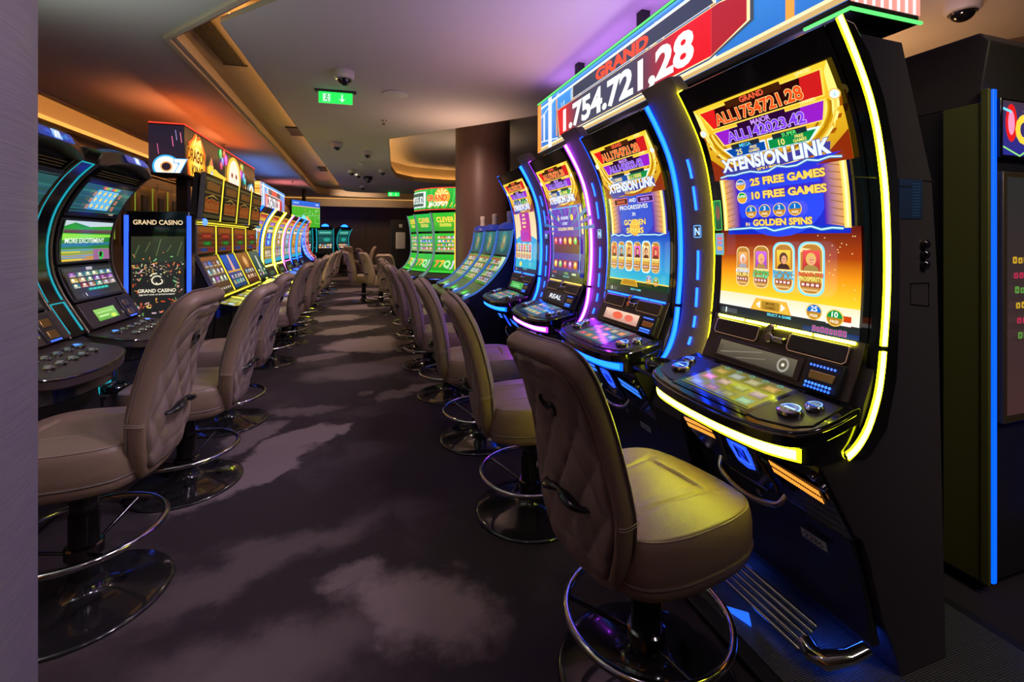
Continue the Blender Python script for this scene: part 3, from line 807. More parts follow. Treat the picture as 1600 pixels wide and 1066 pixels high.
def make_curved(label, group, led, tray_art, art, idtext, loc, rz, detail=True, accent='led_amber', disp=None):
    core, fr = 'led_'+led, 'fr_'+led
    r = thing('slot_machine', label, 'slot machine', loc, rz, group)
    # cabinet with its sloped back
    body = [(y+.035,z) for y,z in FRONT]+[(.20,1.90),(.235,1.875),(.445,1.872),(.575,1.477),(.60,1.2),(.64,.03),(.44,.03),(.41,.12),(.37,.20),(.315,.38),(.285,.455),(.255,.475),(.13,.685),(.10,.73),(.27,.76),(.29,.84),(.36,.99)]
    cb = MB().prism_x(body, -.318, .318).build('cabinet', 'sideskin', r, smooth=30, bevel=.003)
    for s in (-1, 1):
        wing = [(y+.004,z) for y,z in FRONT]+[(.185,1.905),(.24,1.895),(.30,1.82),(.36,1.70),(.41,1.52),(.425,1.3),(.42,1.05),(.41,.9),(.37,.76),(.30,.69),(.21,.70),(.21,.722)]+[(y+.004,z) for y,z in LOWSTRIP[1:]]
        x0, x1 = (.292,.328) if s > 0 else (-.328,-.292)
        MB().prism_x(wing, x0, x1).build('side_wing', 'gloss', r, smooth=30, bevel=.004)
        e0, e1, e2 = (.326,.3295,.331) if s > 0 else (-.326,-.3295,-.331)
        for pth in (FRONT, LOWSTRIP):
            ls = MB(); ls.strip(pth, min(e0,e1), max(e0,e1), .027, 1, off=-.030); ls.strip(pth, min(e0,e2), max(e0,e2), .017, 0, off=-.025)
            ls.build('light_strip', [core, fr], r, smooth=40)
    # curved glass and picture
    MB().strip([(y+.014,z) for y,z in FRONT], -.293, .293, .012).build('screen_bezel', 'gloss', r, smooth=60)
    art.v = [(q[0]*1.05-.003, q[1], q[2]) for q in art.v]
    art.build('screen', on_path(PF, .040, -.0006), r, 'screen')
    MB().strip([(y+.002,z) for y,z in PF.sub(PF.L-.028, PF.L, 2)], -.293, .293, .01).build('top_trim', 'gloss', r)
    # console: gold rule, speakers, locks, note reader, small display
    CP = Path([(.268,.832),(.30,.905),(.338,.998)])
    MB().strip(CP.p, -.293, .293, .006).build('console', 'brownplate', r, smooth=20, bevel=.002)
    g = MB()
    for k in range(4): g.strip(CP.sub(CP.L-.012, CP.L-.003, 1), -.27+k*.137, -.27+k*.137+.127, .010)
    g.build('light_rule', core if led != 'purple' else 'led_gold', r)
    for x0, x1 in ((-.265,-.055),(.062,.265)):
        sp = MB(); q = CP.sub(.102, .162, 3); sp.strip(q, x0, x1, .016); 
        so = sp.build('speaker_panel', 'panel', r, smooth=20, bevel=.012, seg=3)
        a = Art(1,1); a.line([(x0+.012,.0),(x1-.012,0),(x1-.003,.009),(x1-.003,.05),(x1-.012,.058),(x0+.012,.058),(x0+.003,.05),(x0+.003,.009),(x0+.012,0)], .0016, (1.0,.5,.3))
        a.build('outline', on_path(CP, .103, .0165), so, 'dimscreen')
    for k, (x, t) in enumerate(((-.012,.160),(-.008,.128))):
        p, nn = CP.at(t); MB().lathe([(.017,0),(.017,.02),(.013,.024),(.0,.024)], (x,p[0],p[1]), 20, axis=(0,nn[0],nn[1])).build('lock', 'chrome', r)
    p, nn = CP.at(.135); MB().box(.012,.055,p[0]-.03,p[0],p[1]-.008,p[1]+.010).build('latch', 'chrome', r, bevel=.003)
    MB().strip(CP.sub(.012,.092,2), -.235, .135, .012).build('display_frame', 'brownplate', r, smooth=20, bevel=.004)
    (disp or display_dim()).build('display', on_path(CP, .022, .0125), r, 'screen')
    a = Art(1,1)
    for i in range(5):
        for j in range(5): a.ell(-.205+i*.007-.014, .045+j*.007-.014, .0018, .0018, (.03,.02,.015), 6)
    a.build('voice_holes', on_path(CP, .0, .0128), r, 'dimscreen')
    nb = MB(); nb.strip(CP.sub(.004,.098,2), .158, .268, .022)
    nr = nb.build('note_reader', 'matte', r, smooth=20, bevel=.004)
    MB().strip(CP.sub(.035,.062,1), .172, .252, .026).build('note_slot', 'brass', nr, bevel=.003)
    a = Art(1,1)
    for k in range(8): a.ell(.172+k*.011, .078, .004, .004, (.1,.3,2.2), 8).ell(.172+k*.011, .022, .0045, .0045, (.1,.4,2.6), 8).ell(.172+k*.011, .010, .0045, .0045, (.05,.25,1.9), 8)
    a.build('reader_lights', on_path(CP, 0, .0265), nr, 'screen')
    # button deck
    DP = rounded_plan(DECK, 4)
    dk = MB().prism_z(DP, lambda x,y: deck_z(x,y)-.045, deck_z).build('button_deck', 'gloss', r, smooth=40, bevel=.006)
    mb = MB()
    q = [(x*1.0, y) for x, y in DP if y < .26]
    mb.tube([(x*1.003, y-.003, deck_z(x,y)-.010) for x, y in q], .0035, 6); mb.build('deck_edging', 'darkchrome', dk)
    for s in (-1, 1):
        pad = [(s*.165,.235),(s*.30,.235),(s*.318,.10),(s*.29,.06),(s*.20,.03),(s*.165,.03)]
        MB().prism_z(pad, lambda x,y: deck_z(x,y)-.002, lambda x,y: deck_z(x,y)+.004).build('wrist_pad', 'panel', dk, smooth=20, bevel=.002)
        for (x, y, rr) in ((s*.235,.115,.034),(s*.262,.175,.024)):
            b = MB().lathe([(rr,0),(rr,.010),(rr*.86,.014)], (x,y,deck_z(x,y)+.003), 32).build('button', 'chrome', dk)
            a = Art(1,1); a.ell(0,0,rr*.84,rr*.84,(.25,.55,1.3),32).ell(0,0,rr*.7,rr*.7,(.01,.05,.35) if rr > .03 else (.06,.12,.25),32)
            if rr > .03: a.rrect(-.018,-.005,.018,.004,.004,(.45,.75,1.2))
            a.build('button_light', on_flat((x,y,deck_z(x,y)+.0175),(1,0,0),(0,1,.21)), b, 'screen')
    tray_art.build('touch_screen', on_flat((-.16,.03,deck_z(0,.03)+.004),(1,0,0),(0,1,.21)), dk, 'screen', 1e-4)
    MB().box(-.165,.165,.022,.245,-.001,.0035, tr=lambda v:(v[0],v[1],v[2]+deck_z(v[0],v[1]))).build('touch_frame', 'gloss', dk, smooth=0)
    mb = MB(); lp = rounded_plan([(x*.985,y+.012) for x,y in DECK[2:-2]], 5)
    ribbon(mb, lp, .004, .704, .737, 1); ribbon(mb, lp[1:-1], .006, .710, .734, 0); mb.build('deck_light', [core, fr], r, smooth=40)
    MB().prism_z(rounded_plan([(x*.97,y+.016) for x,y in DECK], 3), .690, lambda x,y: deck_z(x,y)-.04).build('deck_underside', 'gloss', r, smooth=40, bevel=.008)
    # belly: emblem, louvre lights, chrome fittings
    bl = MB().prism_x([(BELLY0.y,BELLY0.z+.04),(BELLY0.y+.02,BELLY0.z+.05),(.30,.60),(.30,.44),(.262,.452),(.135,.665)], -.31, .31).build('belly_panel', 'gloss', r, smooth=20, bevel=.004)
    em = MB(); sh = [(-.058,.082),(-.053,.035),(0,.022),(.053,.035),(.058,.082),(.044,.158),(.0,.175),(-.044,.158)]
    for k, d, m in ((1.0,.012,0),):
        vs = [belly(x, s, 0) for x, s in sh]+[belly(x, s, d) for x, s in sh]; nn = len(sh)
        em.add(vs, [tuple(range(nn)), tuple(range(2*nn-1,nn-1,-1))]+[(i,(i+1)%nn,nn+(i+1)%nn,nn+i) for i in range(nn)], m)
    eo = em.build('emblem', 'chrome', bl, smooth=20, bevel=.003)
    a = Art(1,1); a.poly([(x*.82, -(.1+(s-.1)*.82)) for x, s in sh], (.02,.10,1.6)); a.rrect(-.030,-.133,.030,-.062,.008,(.08,.25,2.2)).rrect(-.027,-.130,.027,-.065,.007,(.01,.05,1.3)); a.text('N', 0,-.122,.048,(.0,.005,.05), w=.042, bold=.03)
    a.build('emblem_light', lambda x,y,d: belly(x, -y, .0125+d), eo, 'screen')
    for s in (-1, 1):
        lv = MB(); a = Art(1,1, band=9)
        lv.add([belly(s*.115,.045,.008),belly(s*.285,.065,.004),belly(s*.285,.125,.004),belly(s*.125,.105,.008)], [(0,1,2,3) if s<0 else (3,2,1,0)])
        lo = lv.build('louvre', 'matte', bl, smooth=0)
        for j in range(2):
            for i in range(22):
                x = .125+i*.0072; yy = .054+j*.028+ (x-.115)*.12
                a.op([[(s*x,-yy-.020),(s*(x+.0052),-yy-.020),(s*(x+.0052),-yy),(s*x,-yy)]], {'led_amber':(1.5,.5,.06),'led_bluedot':(.05,.3,1.6),'led_purple':(.6,.2,1.3)}[accent], 1.0)
        a.build('louvre_light', lambda x,y,d: belly(x, -y, .0085+d*.00002), lo, 'screen')
        MB().tube([belly(s*.075,.03,.012),belly(s*.088,.09,.014),belly(s*.105,.165,.012),belly(s*.112,.185,.02)], .008, 8, flat=.7).build('chrome_rib', 'brass' if accent=='led_amber' else 'darkchrome', bl, smooth=60)
    hk = MB(); hp = spline([belly(-.135,.185,.012),belly(-.12,.205,.045),belly(-.06,.218,.062),belly(0,.222,.066),belly(.06,.218,.062),belly(.12,.205,.045),belly(.135,.185,.012)], 5)
    hk.tube(hp, .011, 10, flat=.75); hk.build('front_handle', 'chrome', bl, smooth=60)
    MB().tube([belly(-.08,.195,.028),belly(.08,.195,.028)], .006, 8).build('inner_rail', 'darkchrome', bl, smooth=60)
    for x, s in ((.285,.02),(.305,.045)):
        MB().lathe([(.011,0),(.011,.012),(.0,.014)], belly(x, s, .002), 16, axis=tuple(BN)).build('stud', 'chrome', bl)
    # lower door
    dd = MB().prism_x([(.262,.45),(.293,.458),(.385,.12),(.355,.12),(.30,.37)], -.30, .30).build('lower_door', 'body', r, smooth=20, bevel=.004)
    for x, z in ((-.01,.425),(.045,.412)): MB().lathe([(.012,0),(.012,.008),(.006,.012),(.0,.012)], (x,.268,z), 16, axis=(0,-.95,-.25)).build('door_lock', 'chrome', dd)
    fl = on_flat((.175,.2845,.372),(1,0,0),(0,-.25,.95))
    a = MB(); a.add([fl(-.042,-.016,.003),fl(.042,-.016,.003),fl(.042,.016,.003),fl(-.042,.016,.003)], [(0,1,2,3)]); pl = a.build('id_plate', 'paper', dd, smooth=0)
    ink_text('plate_number', idtext, lambda x,y,d: fl(x,y-.010,.003+d), .020, 'ink', pl, w=.062)
    # foot rail
    rl = MB()
    for k in range(5): rl.tube([(-.205,.215+.018*k,.055+.012*k),(.185,.215+.018*k,.055+.012*k)], .0085, 8)
    ro = rl.build('foot_rail', 'chrome', r, smooth=60)
    for s in (-1, 1):
        x = .185 if s > 0 else -.205
        e = MB(); e.tube([(x,.235,.075),(x+s*.03,.225,.07),(x+s*.06,.235,.072),(x+s*.085,.30,.085),(x+s*.092,.36,.10)], [.028,.030,.028,.022,.02], 10, flat=.8); e.build('rail_end', 'chrome', ro, smooth=60)
    a = MB(); a.prism_z([(-.045,.135),(.05,.165),(.01,.195)], .029, .037); a.build('floor_light', 'led_floorblue', r, smooth=0)  # blue light spilled on the plinth, put in as a glowing wedge
    MB().box(.14,.27,.376,.384,.112,.119).build('foot_light', 'led_foot', r); MB().box(-.27,-.14,.376,.384,.112,.119).build('foot_light', 'led_foot', r)
    # serviced side: little window, key switches, bracket
    if detail:
        MB().box(.318,.3195,.43,.53,1.36,1.475).build('side_window', 'smoked', r, smooth=0)
        a = Art(1,1); a.rect(0,0,.10,.115,(.004,.012,.03),(.006,.02,.05)); 
        for k in range(12): a.rect(.055,.008+k*.0085,.09,.011+k*.0085,(.01,.05,.11))
        a.rect(.0,.09,.05,.097,(.003,.006,.01)); a.build('window_glow', on_flat((.3197,.43,1.36),(0,1,0),(0,0,1)), r, 'dimscreen')
        for z in (1.285,1.255,1.225): MB().lathe([(.013,0),(.013,.012),(.008,.016),(.0,.016)], (.318,.535,z), 18, axis=(1,0,0)).build('key_switch', 'darkchrome', r)
        MB().tube([(.3185,.48,1.17),(.3185,.48,1.11),(.3185,.56,1.10),(.3185,.56,1.17)], .002, 6, True).build('bracket', 'darkchrome', r)
        MB().box(.3178,.3192,.24,.585,1.472,1.4755).build('seam', 'ink', r, smooth=0)
    return r
def display_dim():
    a = Art(.33,.05); a.rect(-.215,0,.115,.058,(.06,.055,.04),(.13,.11,.07)); a.line([(-.2,.012),(-.02,.05)],.004,(.2,.18,.14)).line([(-.12,.006),(.0,.03)],.003,(.2,.17,.13))
    a.ring(.07,.029,.022,.024,.007,(.35,.33,.28)).ell(.07,.029,.006,.006,(.8,.75,.6)); return a
# ---- pictures on the tall screens (origin bottom centre; 0.84 tall, 0.52 wide)
def coin_badge(a, x, y, r, top, t1, t2, c):
    a.ell(x,y,r,r,(1,.6,.1)).ell(x,y,r*.88,r*.88,(.5,.22,.01)).ell(x,y,r*.88,r*.88,c,20,0,180); a.text(t1,x,y+r*.08,r*.62,W,bold=.02); a.text(t2,x,y-r*.62,r*.34,(1,.9,.6),bold=.02)
def can(a, x, y, w, h, bg, halo, t1, t2, c1, c2, hair):
    if halo: a.rrect(x-w/2-.009,y-.009,x+w/2+.009,y+h+.009,w*.45,halo)
    a.rrect(x-w/2-.003,y-.003,x+w/2+.003,y+h+.003,w*.42,(1,.75,.35)).rrect(x-w/2,y,x+w/2,y+h,w*.4,(.5,.22,.03))
    a.rect(x-w*.40,y+h*.45,x+w*.40,y+h*.88,bg,tuple(min(1,q*1.9+.05) for q in bg))
    # little portrait: shoulders, head, hair
    a.ell(x,y+h*.46,w*.36,h*.13,tuple(q*.5 for q in hair),16,0,180).ell(x,y+h*.70,w*.24,h*.13,hair).ell(x+w*.03,y+h*.665,w*.155,h*.095,SKIN).ell(x-w*.02,y+h*.685,w*.025,h*.012,(.1,.03,.01)).ell(x+w*.09,y+h*.685,w*.025,h*.012,(.1,.03,.01)).ell(x+w*.03,y+h*.625,w*.05,h*.008,(.6,.1,.08))
    a.rect(x-w*.5,y+h*.40,x+w*.5,y+h*.455,(.9,.6,.15),(1,.85,.4))
    if t1: a.text(t1,x,y+h*.345,h*.075,c1,w=w*1.15,bold=.04,edge=(.02,.01,.0)); a.text(t2,x,y+h*.25,h*.085,c2,w=w*1.1,bold=.05,edge=(.02,.01,.0))
    else: a.glyph_row(x,y+h*.33,h*.08,w*1.0,5,c1,(.1,.03,.0),int(abs(x)*1e4)); a.glyph_row(x,y+h*.24,h*.07,w*.9,4,c2,(.1,.03,.0),int(abs(x)*1e4)+1)
    a.rect(x-w*.46,y+h*.13,x+w*.46,y+h*.215,(.25,.01,.02))
    for k in range(4): a.rect(x-w*.42+k*w*.225,y+h*.145,x-w*.42+k*w*.225+w*.15,y+h*.2,(.9,.7,.6))
    a.rect(x-w*.4,y+h*.05,x+w*.4,y+h*.11,(.9,.6,.25),(.45,.2,.03))
def head_art(a, H, w, wt, grand='ALL1754721.28', major='ALL142023.42', b1=('MEGA','25 FREE','GAMES'), b2=('SUPER','10 FREE','GAMES')):
    """gold meter crown; H = top of picture, w = half width, wt text scale"""
    y = H
    a.rect(-w,y-.30,w,y,(.55,.25,.0),(1,.62,.03))
    a.ring(0,y-.10,w*1.02,.205,.02,(.35,.08,.0),40,180,360).ring(0,y-.10,w*.99,.19,.012,(1,.85,.25),40,180,360).ring(0,y-.11,w*.93,.165,.018,(.6,.3,.0),40,180,360)
    a.poly([(-w,y),(-w,y-.10),(-w*.86,y-.20),(-w*.93,y-.03)],(1,.85,.2)).poly([(w,y),(w,y-.10),(w*.86,y-.20),(w*.93,y-.03)],(1,.85,.2))
    a.poly([(w,y-.30),(w,y-.21),(w*.6,y-.30)],(.25,.02,.0)).poly([(-w,y-.30),(-w,y-.21),(-w*.6,y-.30)],(.25,.02,.0))
    for k in range(5): a.ring(0,y-.10,w*(.96-.05*k),.185-.012*k,.006,((.95,.6,.08),(.45,.18,.0),(1,.8,.2),(.3,.10,.0),(.8,.45,.03))[k],40,185,355)
    # grand bar
    a.poly([(-w*.93,y-.015),(w*.93,y-.015),(w*.86,y-.098),(-w*.80,y-.098)],(1,.7,.08)).poly([(-w*.90,y-.020),(w*.90,y-.020),(w*.84,y-.093),(-w*.77,y-.093)],(.02,.0,.0))
    a.poly([(-w*.90,y-.020),(-w*.62,y-.020),(-w*.70,y-.093),(-w*.77,y-.093)],RED).poly([(w*.90,y-.020),(w*.66,y-.020),(w*.58,y-.093),(w*.84,y-.093)],(.6,.01,.01))
    a.rect(-w*.42,y-.034,w*.42,y-.008,(.05,.01,.0)); a.text('GRAND',0,y-.030,.019,(1,.12,.05),bold=.03); a.text('LINKED',w*.72,y-.012,.010,(1,.9,.4),bold=.02)
    a.text(grand,-w*.02,y-.084,.042,(.95,.08,.01),w=w*1.30,bold=.03,edge=(1,.72,.25),ew=.03)
    # major bar
    a.poly([(-w*.80,y-.105),(w*.86,y-.105),(w*.78,y-.170),(-w*.70,y-.170)],(1,.7,.1)).poly([(-w*.77,y-.110),(w*.83,y-.110),(w*.76,y-.166),(-w*.67,y-.166)],(.03,.0,.06))
    a.poly([(-w*.77,y-.110),(-w*.5,y-.110),(-w*.57,y-.166),(-w*.67,y-.166)],PURP).poly([(w*.83,y-.110),(w*.55,y-.110),(w*.48,y-.166),(w*.76,y-.166)],PURP)
    a.rect(-w*.36,y-.121,w*.36,y-.098,(.02,.0,.03)); a.text('MAJOR',0,y-.118,.017,(.6,.3,1),bold=.03); a.text('LINKED',w*.66,y-.102,.010,(1,.9,.4),bold=.02)
    a.text(major,-w*.0,y-.159,.036,(.22,.04,.9),w=w*1.14,bold=.03,edge=(.75,.6,1),ew=.03)
    # two small plates
    for s, c, (t0, t1, t2), tc in ((-1,(.0,.06,.35),b1,(.1,.6,1)),(1,(.0,.25,.05),b2,(.1,.9,.15))):
        a.poly([(s*.004,y-.182),(s*w*.72,y-.182),(s*w*.58,y-.222),(s*.004,y-.222)],(.75,.9,1.1)); a.poly([(s*.008,y-.185),(s*w*.68,y-.185),(s*w*.56,y-.219),(s*.008,y-.219)],c)
        a.rect(s*w*.10 if s > 0 else -w*.56,y-.189,w*.56 if s > 0 else -w*.10,y-.172,(.01,.02,.03)); a.text(t0,s*w*.33,y-.188,.013,tc,bold=.02)
        a.text(t1.split()[0],s*w*.33-w*.12,y-.214,.020,(1,.8,.2),bold=.02); a.text(t1.split()[-1] if ' ' in t1 else '',s*w*.33+w*.12,y-.202,.010,(1,.8,.2),bold=.02); a.text(t2,s*w*.33+w*.12,y-.215,.010,(1,.8,.2),bold=.02)
    for s in (-1,1): a.ell(s*w*.97,y-.10,.017,.017,(.9,.55,.1)).ell(s*w*.97,y-.10,.013,.013,(.8,.95,1.2)).text('bolt'[:0] or 'z',s*w*.97,y-.105,.010,(.2,.6,.8))
    a.poly([(-w*.82,y-.262),(-w*.70,y-.305),(w*.78,y-.262),(w*.80,y-.235)],(.05,.04,.3))
    a.text('XTENSION LINK',0,y-.270,.046,(.80,.88,1.05),w=w*1.55,bold=.045,edge=(.03,.08,.3),ew=.03)
    a.text('VOLUME 2',-.01,y-.290,.014,(1,.65,.05),bold=.03)
def bolt_line(a, x0, x1, y, amp, c, seed):
    rr = random.Random(seed); n = 13; p = [(x0+(x1-x0)*k/n, y+amp*rr.uniform(-1,1)) for k in range(n+1)]
    a.line(p,.010,tuple(q*.35 for q in c)).line(p,.004,(c[0]*1.2,c[1]*1.2,c[2]*1.2)).line(p,.002,(1.2,1.3,1.5))
def gold_walls(a, w, y0, y1, inner):
    for s in (-1,1):
        a.op([[(s*w,y0),(s*w,y1),(s*inner,y1-.01),(s*inner,y0+.01)]], lambda x,y: (lambda t:(.9*t+.05,.45*t,.02+.4*(1-t)))(min(1,(abs(x)-inner)/(w-inner)*1.2)))
        for k in range(9): yy = y0+(y1-y0)*(k+.5)/9; a.line([(s*w,yy-.008),(s*(inner+.02),yy+.004)],.0022,(.25,.10,.01))
        a.rect(s*w-.010,y0-.004,s*w+.010,y1+.004,(1,.75,.12)).rect(s*w-.004,y0,s*w+.004,y1,(1,.9,.45))
def base_bar(a, w):
    a.rect(-w,-.045,w,.0,(.012,.016,.02)); a.text('SELECT A GAME',0,-.014,.009,(.15,.75,.9)); a.rect(-w+.01,-.03,-w+.085,-.012,(.06,.07,.08)).rect(-w+.03,-.03,-w+.036,-.01,(.8,.9,.9))
def art_front():
    w, H = .262, .80; a = Art(.52,.84)
    base_bar(a, w); a.rect(.09,-.045,w,-.024,(.0,.02,.14)).glyph_row(.175,-.036,.018,.11,8,(.45,.05,.35),(.0,.18,.03))
    a.rect(-w,0,w,.13,(.95,.9,.8),(1,.62,.02)); a.rect(-w,.05,w,.13,(1,.66,.02),(.95,.33,.005)); a.rect(-w,.13,w,.20,(.95,.33,.005),(.42,.05,.0)); a.rect(-w,.20,w,.30,(.42,.05,.0),(.10,.002,.003))
    for k in range(30): 
        rr = random.Random(k); a.ell(rr.uniform(.1,w-.01),rr.uniform(.08,.28),.002,.002,(1,.7,.25),6)
    a.rect(-w*.84,.28,w*.90,.52,(.0,.02,.55),(.05,.02,.62)); a.ell(0,.40,.17,.13,(.02,.06,.9))
    gold_walls(a, w*.88, .30, .505, w*.62)
    head_art(a, H, w, 1)
    a.poly([(-w*.86,.503),(w*.9,.53),(w*.5,.49),(-w*.4,.485)],(.02,.03,.65))
    bolt_line(a,-w*.86,w*.9,.513,.008,(.2,.6,1.1),3); bolt_line(a,-w*.8,w*.85,.298,.007,(.2,.75,1.1),5)
    for y, n, c, tt in ((.462,'MEGA',(.0,.12,.55),'25 FREE GAMES'),(.412,'SUPER',(.0,.4,.05),'10 FREE GAMES')):
        a.ell(-.135,y+.008,.022,.022,(1,.8,.3)).ell(-.135,y+.008,.019,.019,(.85,.4,.02)).ell(-.135,y+.008,.019,.019,c,16,0,180); a.text(n,-.135,y+.010,.008,W,bold=.02)
        a.text(tt,.045,y,.025,(1,.66,.10),w=.27,bold=.045,edge=(.12,.02,.05))
    for k, n in enumerate('5321'): coin_badge(a,-.10+k*.058,.365,.024,1,n,'FREE',(.0,.15,.55))
    a.text('IN',-.115,.312,.013,(1,.75,.3),bold=.02,edge=(.1,.02,.05)); a.text('GOLDEN SPINS',.02,.312,.022,(1,.66,.10),w=.22,bold=.045,edge=(.12,.02,.05))
    can(a,-.140,.085,.052,.145,(.75,.20,.03),None,"RUNNING","RUN",(.9,.95,1),(1,.75,.2),(.75,.75,.8))
    can(a,-.058,.085,.056,.150,(.30,.05,.45),None,'Charming','Lady',(.1,.6,.15),(.2,.7,.3),(.9,.5,.12))
    can(a,.032,.085,.064,.158,(.75,.32,.01),(.25,.75,1),'BOOK','OF RA',(.1,.45,.7),(.15,.55,.8),(.12,.05,.03))
    can(a,.130,.085,.070,.160,(.45,.02,.02),(.25,.75,1),'ROAD TO','PROSPERITY',(.9,.15,.05),(.95,.75,.15),(.75,.5,.12))
    # two dim teaser tiles left
    a.rect(-w,.30,-w+.034,.42,(.02,.08,.04),(.02,.16,.06)).frame(-w,.30,-w+.034,.42,.003,(.1,.7,.1)).ell(-w+.017,.37,.012,.03,(.2,.1,.06))
    a.rect(-w,.20,-w+.040,.285,(.15,.35,.65),(.3,.3,.6)).frame(-w,.20,-w+.040,.285,.003,(.1,.6,.3)); a.glyph_row(-w+.022,.260,.010,.026,3,RED,(.8,.6,.6)).glyph_row(-w+.022,.243,.009,.022,3,RED,(.8,.6,.6)).glyph_row(-w+.022,.218,.014,.026,2,(1,.5,.05),(.7,.2,.0))
    a.poly([(-.085,.002),(.075,.002),(.055,.045),(-.065,.045)],(.9,.4,.02)).poly([(-.08,.004),(.07,.004),(.051,.042),(-.061,.042)],(.85,.5,.05)); a.rect(-.04,.008,.03,.038,(.45,.24,.02)); a.text('MORE',-.005,.026,.009,(.15,.06,.0)).text('GAMES',-.005,.012,.009,(.15,.06,.0)); a.poly([(-.062,.023),(-.046,.036),(-.046,.010)],W).poly([(.052,.023),(.036,.036),(.036,.010)],W)
    coin_badge(a,.150,.028,.026,1,'25','FREE',(.0,.15,.6)); coin_badge(a,.215,.020,.026,1,'10','FREE',(.0,.3,.05))
    a.rect(.19,-.0,w,.012,(.95,.85,.8)).rect(.19,.012,w,.03,(.6,.05,.0)); coin_badge(a,.215,.020,.026,1,'10','FREE',(.0,.3,.05))
    return a
def art_cans(n=6):
    w, H = .262, .80; a = Art(.52,.84); base_bar(a, w)
    a.rect(-w,0,w,.12,(.02,.55,.62),(.02,.30,.65)); a.rect(-w,.12,w,.30,(.02,.30,.65),(.0,.03,.5)); a.rect(-w,0,w,.035,(.0,.03,.01)).line([(-w,.035),(w,.035)],.006,(1,.75,.1))
    a.rect(-w*.95,.28,w*.95,.52,(.02,.03,.5),(.05,.05,.3)); a.ell(0,.39,.16,.12,(.03,.08,.6)); gold_walls(a, w*.88, .29, .51, w*.55); head_art(a, H, w, 1, b1=('','ALL50000',''), b2=('','ALL10000',''))
    bolt_line(a,-w*.9,w*.9,.285,.006,(.2,.7,1.1),8)
    a.rect(-.17,.455,-.045,.487,(.03,.0,.0)).frame(-.17,.455,-.045,.487,.004,(.9,.15,.05)); a.text('GRAND',-.108,.463,.016,(.9,.10,.05),bold=.02); a.text('AND',-.0,.463,.020,(.9,.95,1),bold=.02,edge=(.0,.02,.2)); a.rect(.045,.455,.175,.487,(.03,.0,.06)).frame(.045,.455,.175,.487,.004,(.6,.25,.9)); a.text('MAJOR',.11,.463,.016,(.6,.3,1),bold=.02)
    a.text('PROGRESSIVES',0,.425,.022,(.9,.95,1),w=.25,bold=.015,edge=(.0,.02,.2)); a.text('IN',0,.388,.020,(.9,.95,1),bold=.015,edge=(.0,.02,.2)); a.ell(.0,.325,.045,.045,(1,.5,.05)); a.text('GOLDEN',0,.340,.028,(1,.8,.15),w=.19,bold=.02,edge=(.3,.08,.0)); a.text('SPINS',0,.296,.028,(1,.8,.15),w=.15,bold=.02,edge=(.3,.08,.0))
    cs = [(.5,.05,.02),(.05,.35,.5),(.6,.3,.05),(.5,.05,.35),(.65,.4,.2),(.55,.02,.05)]
    for k in range(6): can(a,-.205+k*.082,.095,.056,.150,cs[k],(.5,.85,1) if k in (2,4) else None,None,None,(1,.8,.2),(1,.5,.1),(.15+.1*(k%3),.06,.03))
    a.poly([(-.08,.01),(.08,.01),(.06,.045),(-.06,.045)],(.8,.45,.03)).poly([(-.07,.014),(.07,.014),(.052,.04),(-.052,.04)],(.45,.22,.01)); coin_badge(a,.165,.055,.022,1,'25','FREE',(.0,.15,.6)); coin_badge(a,.222,.050,.022,1,'10','FREE',(.0,.3,.05))
    return a
def art_violet():
    w, H = .262, .80; a = Art(.52,.84); base_bar(a, w)
    a.rect(-w,0,w,.5,(.02,.02,.22),(.15,.02,.40)); gold_walls(a, w*.93, .30, .52, w*.80)
    for k in range(12):
        t = k/11*PI; a.poly([(0,.33),(.4*math.cos(t),.33+.22*math.sin(t)),(.4*math.cos(t+.13),.33+.22*math.sin(t+.13))],(.10,.03,.45) if k%2 else (.02,.12,.40))
    head_art(a, H, w, 1, b1=('','ALL50000',''), b2=('','ALL10000',''))
    a.frame(-w*.82,.02,w*.82,.49,.006,(.1,.5,.9)); a.text('6',-.10,.40,.04,(1,.85,.2),bold=.03); a.text('OR MORE',.0,.405,.022,(.8,.9,1),w=.12,bold=.015); a.ell(.115,.416,.022,.022,(1,.6,.05)); a.text('START',0,.365,.020,(.8,.9,1),bold=.015); a.text('GOLDEN SPINS',0,.325,.022,(1,.8,.2),w=.25,bold=.015)
    a.rect(-w*.8,.16,w*.8,.26,(.08,.01,.02),(.16,.02,.03))
    for j in range(2):
        for k in range(5): a.rect(-.2+k*.08,.05+j*.17,-.2+k*.08+.07,.05+j*.17+.06,(.25,.02,.04)); a.ell(-.165+k*.08,.08+j*.17,.024,.024,((.9,.6,.05),(.1,.6,.1),(.8,.05,.1),(.5,.1,.7),(.9,.3,.02))[(k+j*2)%5]); a.ell(-.165+k*.08,.086+j*.17,.010,.012,(1,.9,.5))
    a.rect(-w*.9,.0,w*.9,.03,(.02,.03,.06)).rect(-.2,.006,-.13,.024,(.3,.05,.05)).rect(.0,.006,.06,.024,(.1,.25,.1)); a.rect(.12,.008,.18,.022,(.5,.6,.4))
    return a
